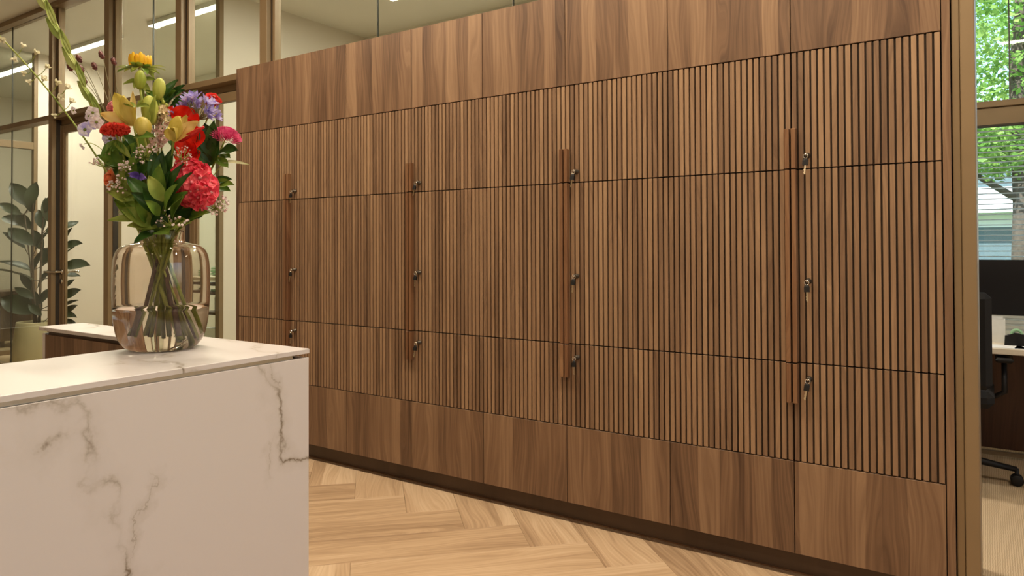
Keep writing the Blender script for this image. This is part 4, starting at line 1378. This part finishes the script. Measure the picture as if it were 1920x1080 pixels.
leafy('lobed_leaf_branch', 'lobed green leaves reaching out to the right above the gypsophila', B(402, 350, -0.03), [
    ((392, 348), (434, 336), 0.030, 'leaf_dark', -0.03, -0.05), ((392, 350), (438, 346), 0.034, 'leaf_mid', -0.04, -0.06), ((392, 352), (432, 358), 0.032, 'leaf_mid', -0.03, -0.05),
    ((380, 405), (350, 395), 0.040, 'leaf_dark', -0.06, -0.08), ((340, 418), (388, 396), 0.044, 'leaf_mid', -0.08, -0.06), ((335, 425), (362, 390), 0.044, 'leaf_dark', -0.09, -0.09)], 'foliage in the vase', 0.003)
leafy('grass_blade', 'long thin pale leaf pointing right past the cabinet edge', B(420, 304, -0.06), [
    ((415, 304), (468, 309), 0.012, 'leaf_pale', -0.06, -0.06, {'bend': 0.5, 'nose': 0.3})], 'foliage in the vase', 0.0018)
leafy('salal_branch', 'green leaves drooping over the neck of the vase', B(312, 425, -0.11), [
    ((296, 432), (253, 456), 0.030, 'leaf_dark', -0.10, -0.17, {'bend': 0.2}), ((300, 430), (318, 440), 0.046, 'leaf_mid', -0.12, -0.16), ((310, 426), (345, 412), 0.040, 'leaf_mid', -0.10, -0.14),
    ((300, 430), (262, 424), 0.040, 'leaf_mid', -0.10, -0.14), ((305, 425), (290, 398), 0.044, 'leaf_dark', -0.10, -0.13), ((315, 424), (330, 395), 0.044, 'leaf_dark', -0.09, -0.12),
    ((300, 420), (318, 388), 0.046, 'leaf_dark', -0.07, -0.10), ((295, 425), (262, 442), 0.024, 'leaf_mid', -0.07, -0.10)], 'foliage in the vase', 0.0045, 'stem_brown')
leafy('leafy_branch', 'dark leaves filling the back of the bouquet on the right', B(345, 330, 0.03), [
    ((330, 360), (352, 300), 0.055, 'leaf_dark', 0.02, 0.01), ((325, 370), (330, 310), 0.055, 'leaf_dark', 0.02, 0.01), ((335, 385), (372, 385), 0.050, 'leaf_dark', 0.01, -0.03),
    ((335, 380), (395, 360), 0.055, 'leaf_dark', 0.01, -0.01), ((330, 395), (360, 408), 0.040, 'leaf_dark', 0.0, -0.02), ((345, 300), (350, 250), 0.05, 'leaf_dark', 0.03, 0.03),
    ((340, 280), (322, 232), 0.05, 'leaf_dark', 0.03, 0.03)], 'foliage in the vase', 0.005, 'stem_brown')
leafy('leafy_branch', 'dark leaves filling the back of the bouquet on the left', B(255, 330, 0.03), [
    ((275, 380), (232, 350), 0.055, 'leaf_dark', 0.02, -0.01), ((272, 370), (240, 310), 0.055, 'leaf_dark', 0.02, 0.0), ((275, 350), (265, 292), 0.055, 'leaf_dark', 0.02, 0.01),
    ((280, 330), (290, 270), 0.055, 'leaf_mid', 0.02, 0.01), ((270, 300), (232, 252), 0.05, 'leaf_dark', 0.02, 0.01), ((280, 300), (278, 238), 0.05, 'leaf_mid', 0.0, 0.0),
    ((290, 400), (255, 385), 0.045, 'leaf_dark', 0.0, -0.03), ((300, 390), (310, 330), 0.055, 'leaf_dark', 0.0, -0.02)], 'foliage in the vase', 0.0055, 'stem_brown')

leafy('leafy_branch', 'fresh green leaves spreading low to the left over the vase shoulder', B(245, 395, -0.08), [
    ((290, 428), (214, 376), 0.050, 'leaf_mid', -0.08, -0.12), ((288, 425), (226, 392), 0.046, 'leaf_light', -0.12, -0.16), ((292, 420), (250, 372), 0.050, 'leaf_mid', -0.10, -0.16),
    ((280, 400), (212, 345), 0.044, 'leaf_mid', -0.05, -0.09), ((296, 426), (240, 424), 0.034, 'leaf_light', -0.12, -0.15), ((262, 360), (222, 318), 0.046, 'leaf_light', -0.07, -0.10)], 'foliage in the vase', 0.003)
leafy('leafy_branch', 'fresh green leaves spreading low to the right behind the hydrangea', B(360, 395, -0.06), [
    ((318, 425), (392, 398), 0.046, 'leaf_mid', -0.07, -0.10), ((320, 420), (382, 372), 0.050, 'leaf_dark', -0.03, -0.05), ((322, 415), (350, 360), 0.046, 'leaf_mid', -0.12, -0.17),
    ((316, 428), (358, 418), 0.036, 'leaf_light', -0.13, -0.15), ((330, 400), (372, 330), 0.050, 'leaf_dark', -0.02, -0.03)], 'foliage in the vase', 0.003)

# ------------------------------------------------------------------ rubber plant behind the glass
M['rub_leaf'] = two_tone('rubber_leaf', (0.014, 0.026, 0.010), (0.030, 0.048, 0.018), scale=4, translucent=0.05, rough=0.42)
M['rub_stem'] = two_tone('rubber_stem', (0.055, 0.038, 0.022), (0.10, 0.07, 0.045), translucent=0.0)
YPL = 0.86
pb = on_y(66, 640, YPL); pb.z = 0.006
rp = thing('rubber_plant', 'tall rubber plant with big dark oval leaves behind the glass door', 'plant', pb + Vector((0, 0, 0.40)))
PD = (pb - CAM).dot(FW)
pt = thing('plant_pot', 'khaki tapered planter holding the rubber plant', 'planter', pb)
MB().lathe([(0.235, 0), (0.24, 0.01), (0.185, 0.43), (0.18, 0.44), (0.17, 0.43), (0.174, 0.40), (0.0, 0.395)], 40).build('planter_body', M['pot'], pt)
rp.location = pb + Vector((0, 0, 0.397))
MB().lathe([(0.0, -0.001), (0.165, -0.001), (0.16, 0.006), (0.08, 0.016), (0.0, 0.018)], 30).build('soil', M['soil'], rp)
trunk = []
for (x0_, y0_, x1_, y1_, r) in [(66, 620, 64, 350, 0.017), (74, 620, 82, 380, 0.014), (70, 622, 46, 400, 0.010)]:
    a = at_depth(x0_, y0_, PD) - rp.location; a.z = 0.0
    b = at_depth(x1_, y1_, PD) - rp.location
    pts_ = bez(a, (a + b) / 2 + Vector((random.uniform(-.05, .05), random.uniform(-.05, .05), 0)), b, 8)
    MB().tube(pts_, [r * (1.1 - 0.6 * i / 8) for i in range(9)], 8).build('stem', M['rub_stem'], rp)
    trunk.append(pts_)
rl = [(58, 388, 20, 342), (60, 392, 38, 352), (52, 390, 66, 342), (62, 400, 50, 356), (40, 402, 0, 381), (44, 424, 4, 396), (60, 430, 28, 398), (48, 466, 9, 434), (62, 460, 16, 426), (58, 508, 4, 482), (64, 526, 6, 498), (58, 545, 40, 512),
      (64, 560, 28, 538), (66, 588, 2, 556), (74, 590, 62, 548), (84, 400, 92, 366), (82, 430, 70, 392), (80, 470, 60, 430), (78, 500, 96, 460), (84, 440, 118, 402), (116, 430, 142, 414), (118, 456, 130, 428), (112, 464, 150, 454), (114, 485, 132, 466),
      (112, 500, 162, 492), (110, 515, 150, 512), (112, 545, 132, 525), (112, 560, 146, 542), (108, 580, 142, 558), (110, 592, 142, 572), (96, 588, 140, 588), (112, 600, 140, 604), (78, 592, 56, 572), (70, 540, 88, 505), (72, 570, 92, 540), (66, 470, 84, 430), (60, 512, 78, 468), (96, 420, 84, 372)]
for i, (bx, by, tx, ty) in enumerate(rl):
    dl = random.uniform(-0.10, 0.12)
    b_ = at_depth(bx, by, PD + dl) - rp.location
    t_ = at_depth(tx, ty, PD + dl + random.uniform(-0.10, 0.10)) - rp.location
    d = t_ - b_
    L = max(d.length * 1.05, 0.20)
    data = petal(L, L * random.uniform(0.40, 0.48), random.uniform(0.2, 0.5), 0.12, 0.5, 8, 4)
    me = bpy.data.meshes.new('leaf')
    me.from_pydata([tuple(v) for v in data[0]], [], data[1])
    me.polygons.foreach_set('use_smooth', [True] * len(data[1]))
    me.materials.append(M['rub_leaf'])
    link('leaf', me, None, rp, M=frame(b_, d, TO_CAM * random.uniform(0.35, 0.8) + Vector((random.uniform(-.5, .5), random.uniform(-.4, .4), 0.6))))
    # leaf stalk back to the nearest stem
    near = min((p for pp in trunk for p in pp), key=lambda q: (q - b_).length + max(0, q.z - b_.z) * 2)
    MB().tube(bez(near, (near + b_) / 2 - Vector((0, 0, 0.02)), b_ + d.normalized() * 0.01, 4), 0.0045, 6).build('leaf_stalk', M['rub_stem'], rp)

# low dark sideboard and meeting table in the rooms behind the glass
sb = thing('sideboard', 'low dark wooden sideboard behind the rubber plant', 'sideboard', (-6.70, 1.52, 0.004))
MB().bbox(-0.24, 0.24, -0.45, 0.85, 0.08, 0.72, 0.004).build('body', M['sidebrd'], sb)
for a in (-0.45, 0.205):
    dr_ = MB().bbox(0.241, 0.258, a + 0.005, a + 0.64, 0.085, 0.70, 0.002).build('door', M['sidebrd'], sb)
    MB().box(0.259, 0.268, a + 0.56, a + 0.575, 0.40, 0.55).build('handle', M['chrome'], dr_)
for (a, b) in ((-0.2, -0.41), (0.2, -0.41), (-0.2, 0.81), (0.2, 0.81)):
    MB().box(a - 0.02, a + 0.02, b - 0.02, b + 0.02, 0, 0.079).build('foot', M['black'], sb)

# shelf unit against the far side of the cross wall, just visible between vase and cabinets
SX, SY = -2.425, 1.25
tb = thing('shelf_unit', 'low open shelf unit with a pale top seen through the glass beside the cabinets', 'shelf unit', (SX, SY, 0.004))
MB().bbox(0, 0.42, 0, 1.05, 0.955, 0.995, 0.003).build('top', M['desk_top'], tb)
for z_ in (0.905, 0.815, 0.62, 0.32):
    MB().bbox(0.002, 0.418, 0.021, 1.029, z_, z_ + 0.026, 0.002).build('shelf', M['desk_wood'], tb)
MB().bbox(0.0, 0.42, 1.03, 1.05, 0, 0.954, 0.002).build('side_panel', M['desk_wood'], tb)
for x_ in (0.0, 0.39):
    MB().bbox(x_, x_ + 0.03, 0.0, 0.02, 0, 0.954, 0.002).build('corner_post', M['desk_wood'], tb)
MB().box(0.41, 0.42, 0.021, 1.029, 0.02, 0.954).build('back_panel', M['paper'], tb)
MB().bbox(0.002, 0.40, 0.021, 1.029, 0.0, 0.05, 0.002).build('bottom', M['desk_wood'], tb)
t = thing('paper_stack', 'stack of green edged folders on the pale shelf top', 'papers', (SX + 0.20, SY + 0.22, 0.9995))
for k in range(7):
    o = MB().box(-0.15, 0.15, -0.11, 0.11, 0.0135 * k, 0.0135 * k + 0.013).build('folder', M['green_paper' if k % 2 else 'paper'], t)
    o.rotation_euler = (0, 0, random.uniform(-0.15, 0.15))
t = thing('paper_stack', 'flat green folder lying on the second shelf', 'papers', (SX + 0.20, SY + 0.22, 0.8455))
MB().box(-0.15, 0.15, -0.11, 0.11, 0, 0.02).build('folder', M['green_paper'], t)
for i, (y_, z_) in enumerate([(0.18, 0.3505), (0.55, 0.3505), (0.3, 0.6505)]):
    bx2 = thing('storage_box', ('white labelled storage box low in the shelf unit, the nearer one', 'white labelled storage box low in the shelf unit, the farther one', 'white storage box on the middle shelf')[i], 'box', (SX + 0.02, SY + y_, z_))
    MB().bbox(0, 0.30, -0.13, 0.13, 0, 0.135, 0.003).build('box_body', M['paper'], bx2)
    MB().box(-0.0015, -0.0002, -0.05, 0.05, 0.04, 0.09).build('box_label', M['desk_top'], bx2)

# ------------------------------------------------------------------ office seen through the doorway on the right
dk = thing('desk', 'pale topped desk with a dark brown panel seen through the office doorway', 'desk', (4.75, 2.02, 0.004))
MB().bbox(-1.55, 1.05, -0.385, 0.36, 0.704, 0.736, 0.003).build('desk_top', M['desk_top'], dk)
MB().bbox(-1.5, 1.0, 0.30, 0.325, 0.05, 0.703, 0.002).build('modesty_panel', M['desk_wood'], dk)
for sx in (-1.51, 0.99):
    MB().bbox(sx - 0.03, sx + 0.03, -0.34, 0.29, 0, 0.703, 0.003).build('leg_panel', M['desk_wood'], dk)
MB().box(-0.95, 0.95, 0.27, 0.298, 0.015, 0.04).build('cable_rail', M['bronze'], dk)
DT = 0.7405
mo = thing('monitor', 'large black computer monitor on the office desk', 'monitor', (4.33, 2.12, DT))
MB().bbox(-0.30, 0.30, -0.012, 0.022, 0.135, 0.455, 0.004).build('screen', M['screen'], mo)
MB().bbox(-0.03, 0.03, 0.023, 0.045, 0.01, 0.30, 0.002).build('stand', M['black'], mo)
MB().bbox(-0.11, 0.11, -0.08, 0.10, 0, 0.009, 0.002).build('foot', M['black'], mo)
bx_ = thing('paper_tray', 'white box on the desk below the monitor', 'box', (4.112, 1.90, DT))
mbx = MB().box(-0.05, 0.045, -0.004, 0.0, 0, 0.125).box(-0.05, 0.045, 0.10, 0.104, 0, 0.125).box(-0.05, -0.046, 0, 0.10, 0, 0.125).box(0.041, 0.045, 0, 0.10, 0, 0.125).box(-0.046, 0.041, 0, 0.10, 0, 0.004)
mbx.build('box_body', M['paper'], bx_)
for k in range(3):
    MB().box(-0.04, 0.036, 0.02 + 0.02 * k, 0.024 + 0.02 * k, 0.005, 0.132 + 0.004 * k).build('card', M['paper'], bx_)
td = thing('tape_dispenser', 'small black tape dispenser with a green roll on the desk', 'tape dispenser', (4.205, 1.80, DT))
V = []
prof = [(-0.055, 0), (0.055, 0), (0.058, 0.03), (0.03, 0.062), (-0.01, 0.068), (-0.052, 0.050)]
for yy in (-0.022, 0.022):
    V += [(x, yy, z) for (x, z) in prof]
n = len(prof)
MB().add(V, [tuple(range(n)), tuple(range(2 * n - 1, n - 1, -1))] + [(i, (i + 1) % n, n + (i + 1) % n, n + i) for i in range(n)]).build('dispenser_body', M['black'], td)
MB().lathe([(0.014, -0.010), (0.029, -0.010), (0.029, 0.010), (0.014, 0.010)], 24, Matrix.Translation((0.0, 0, 0.062)) @ Matrix.Rotation(PI / 2, 4, 'X'), True).build('tape_roll', M['green_paper'], td)
for i, (x, y, rz, mt, lab) in enumerate([(4.13, 1.72, 0.15, 'paper', 'printed sheet at the front edge of the office desk'), (4.30, 1.70, -0.12, 'paper', 'white sheet beside the tape dispenser'),
                                         (4.34, 2.02, 0.2, 'blue_paper', 'blue folder lying under the monitor'), (4.44, 2.18, -0.1, 'yellow_paper', 'yellow folder at the back of the desk')]):
    h_ = 0.0015 if i < 2 else (0.03 if i == 2 else 0.05)
    t = tag(MB().bbox(-0.105, 0.105, -0.07, 0.07, 0, h_, 0.0004).build('paper_sheet' if i < 2 else 'folder', M[mt], None, (x, y, DT)), lab, 'paper' if i < 2 else 'folder')
    t.rotation_euler = (0, 0, rz)

oc = thing('office_chair', 'black swivel office chair behind the bronze doorway jamb', 'chair', (3.862, 1.745, 0.004))
for k in range(5):
    a = math.radians(2 + 72 * k)
    e = Vector((0.335 * math.cos(a), 0.335 * math.sin(a), 0.085))
    MB().tube([(0.03 * math.cos(a), 0.03 * math.sin(a), 0.125), tuple(e)], [0.024, 0.014], 8).build('base_leg', M['black'], oc)
    cs = MB()
    for s_ in (-1, 1):
        Mx = Matrix.Translation((e.x, e.y, 0.030)) @ Matrix.Rotation(a, 4, 'Z') @ Matrix.Rotation(PI / 2, 4, 'X')
        cs.lathe([(0.0, s_ * 0.008), (0.026, s_ * 0.008), (0.0298, s_ * 0.012), (0.0298, s_ * 0.024), (0.022, s_ * 0.028), (0.0, s_ * 0.028)], 20, Mx)
    cs.tube([(e.x, e.y, 0.03), (e.x, e.y, 0.09)], 0.010, 8)
    cs.build('caster', M['black'], oc)
MB().tube([(0, 0, 0.10), (0, 0, 0.42)], [0.03, 0.022], 12).build('gas_lift', M['black'], oc)
MB().bbox(-0.24, 0.24, -0.23, 0.25, 0.43, 0.52, 0.03).build('seat', M['fabric'], oc)
bk = MB().bbox(-0.232, 0.232, -0.035, 0.035, 0.0, 0.50, 0.028).build('backrest', M['fabric'], oc, (0, -0.27, 0.54))
bk.rotation_euler = (math.radians(6), 0, 0)
MB().tube([(0, -0.1, 0.42), (0, -0.30, 0.44), (0, -0.335, 0.62)], 0.022, 8).build('back_support', M['black'], oc)
for s_ in (-1, 1):
    ar = MB().tube([(s_ * 0.22, -0.05, 0.46), (s_ * 0.285, -0.05, 0.50), (s_ * 0.285, -0.03, 0.66)], 0.014, 8).build('arm_post', M['black'], oc)
    MB().bbox(s_ * 0.285 - 0.04, s_ * 0.285 + 0.04, -0.13, 0.14, 0.662, 0.688, 0.010).build('arm_pad', M['black'], ar)

# venetian blind in the lower half of the office window
vb = thing('venetian_blind', 'pale blue venetian blind in the lower half of the office window', 'blind', (4.9, 2.955, 2.095))
M['blind'] = plain('blind_slat', (0.74, 0.80, 0.80), 0.4, 0.1, var=0.03)
MB().bbox(-1.6, 1.6, -0.018, 0.018, -0.012, 0.003, 0.003).build('head_rail', M['bronze_dark'], vb)
sl = MB()
for k in range(6):
    y0_ = -0.0125 + 0.025 * k / 6; y1_ = -0.0125 + 0.025 * (k + 1) / 6
    z0_ = 0.003 * (1 - (y0_ / 0.0125) ** 2); z1_ = 0.003 * (1 - (y1_ / 0.0125) ** 2)
    sl.add([(-1.58, y0_, z0_), (1.58, y0_, z0_), (1.58, y1_, z1_), (-1.58, y1_, z1_)], [(0, 1, 2, 3)], True)
slm = sl.mesh('blind_slat')
slm.materials.append(M['blind'])
for k in range(46):
    o = link('slat', slm, None, vb, (0, 0, -0.040 - 0.0355 * k))
    o.rotation_euler = (math.radians(-15), 0, 0)
for x in (-1.2, -0.45, 0.45, 1.2):
    MB().tube([(x, 0, -0.03), (x, 0, -1.20)], 0.001, 5).build('cord', M['blind'], vb)

# ------------------------------------------------------------------ outside
M['grass'] = plain('lawn', (0.10, 0.16, 0.04), 0.9, scale=3, var=0.3)
M['facade'] = plain('neighbour_facade', (0.74, 0.78, 0.78), 0.8, var=0.04, scale=1)
M['facade_glass'] = plain('neighbour_window', (0.12, 0.17, 0.19), 0.15)
M['bark'] = plain('bark', (0.10, 0.08, 0.06), 0.9, scale=20, var=0.3)
M['tree_leaf'] = two_tone('tree_leaf', (0.16, 0.34, 0.06), (0.42, 0.60, 0.16), scale=2.2, translucent=0.5, rough=0.5)
struct(MB().box(-40, 60, YF + 0.2, 60, -1.0, -0.5).build('ground', M['grass']), 'lawn outside the office window', 'ground')
hs = thing('building', 'pale neighbouring building behind the trees', 'building', (6.0, 24, -0.5))
MB().box(-8, 12, 0, 8, 0, 5.6).build('wall', M['facade'], hs)
MB().box(-8.3, 12.3, -0.8, 8, 5.6, 5.9).build('roof_edge', M['facade'], hs)
MB().box(-8, 12, -0.9, 0, 2.75, 2.95).build('balcony', M['facade'], hs)
for k in range(8):
    for z0_ in (0.9, 3.5):
        f_ = MB().box(-7.2 + 2.4 * k, -5.9 + 2.4 * k, -0.04, 0.02, z0_, z0_ + 1.5).build('window', M['facade'], hs)
        MB().box(-7.12 + 2.4 * k, -5.98 + 2.4 * k, -0.05, -0.041, z0_ + 0.08, z0_ + 1.42).build('pane', M['facade_glass'], f_)


def tree(px, Y, h_, r, n, blobs, label):
    p = on_y(px, 460, Y)
    t = thing('tree', label, 'tree', (p.x, Y, -0.5), 0, 'trees outside the office window')
    tr_ = MB().tube([(0, 0, 0), (0.06, 0.05, h_ * 0.35), (0.0, -0.05, h_ * 0.7), (0.1, 0, h_)], [r, r * 0.85, r * 0.55, r * 0.2], 10)
    for k in range(9):
        a = random.uniform(0, 2 * PI); z0_ = h_ * random.uniform(0.35, 0.8)
        e = (1.5 * math.cos(a), 1.5 * math.sin(a), z0_ + random.uniform(0.2, 1.0))
        tr_.tube([(0, 0, z0_), (e[0] * 0.5, e[1] * 0.5, (z0_ + e[2]) / 2 + 0.1), e], [r * 0.35, r * 0.22, r * 0.06], 6)
    tr_.build('trunk', M['bark'], t)
    V, Fs = [], []
    for k in range(n):
        cx0, cy0, cz0, rx, rz = random.choice(blobs)
        v = Vector((random.gauss(0, 1), random.gauss(0, 1), random.gauss(0, 1))).normalized() * (random.random() ** 0.45)
        c_ = Vector((cx0 + v.x * rx, cy0 + v.y * rx, cz0 + v.z * rz))
        a = Vector((random.gauss(0, 1), random.gauss(0, 1), random.gauss(0, 0.6))).normalized()
        b = a.cross(Vector((random.gauss(0, 1), random.gauss(0, 1), random.gauss(0, 1)))).normalized()
        s_ = random.uniform(0.035, 0.065)
        i = len(V)
        V += [c_ - a * s_, c_ + b * s_ * 0.55 + a * s_ * 0.1, c_ + a * s_, c_ - b * s_ * 0.55 + a * s_ * 0.1]
        Fs.append((i, i + 1, i + 2, i + 3))
    o = MB().add(V, Fs).build('foliage', M['tree_leaf'], t)
    o['kind'] = 'stuff'


tree(1912, 10.0, 6.5, 0.17, 16000, [(-1.0, 0, 4.0, 1.3, 0.9), (0.9, 0.2, 4.4, 1.4, 1.0), (0, -0.6, 5.4, 1.6, 1.1), (-1.2, 0.4, 5.8, 1.5, 1.2), (1.0, 0, 6.6, 1.5, 1.2), (-0.3, 0, 3.2, 0.9, 0.5), (1.2, -0.2, 3.0, 0.8, 0.8)], 'leafy green tree outside the office window, the nearer one')
tree(2030, 17.0, 7.5, 0.18, 12000, [(-3.0, 0, 6.0, 1.9, 1.4), (-1.0, 0, 4.6, 1.7, 1.2), (1.2, 0.2, 5.0, 1.7, 1.2), (0, -0.6, 6.6, 1.9, 1.4), (-1.6, 0.4, 7.0, 1.7, 1.2), (0.4, 0, 3.6, 1.2, 0.7)], 'leafy green tree outside the office window, the farther one')
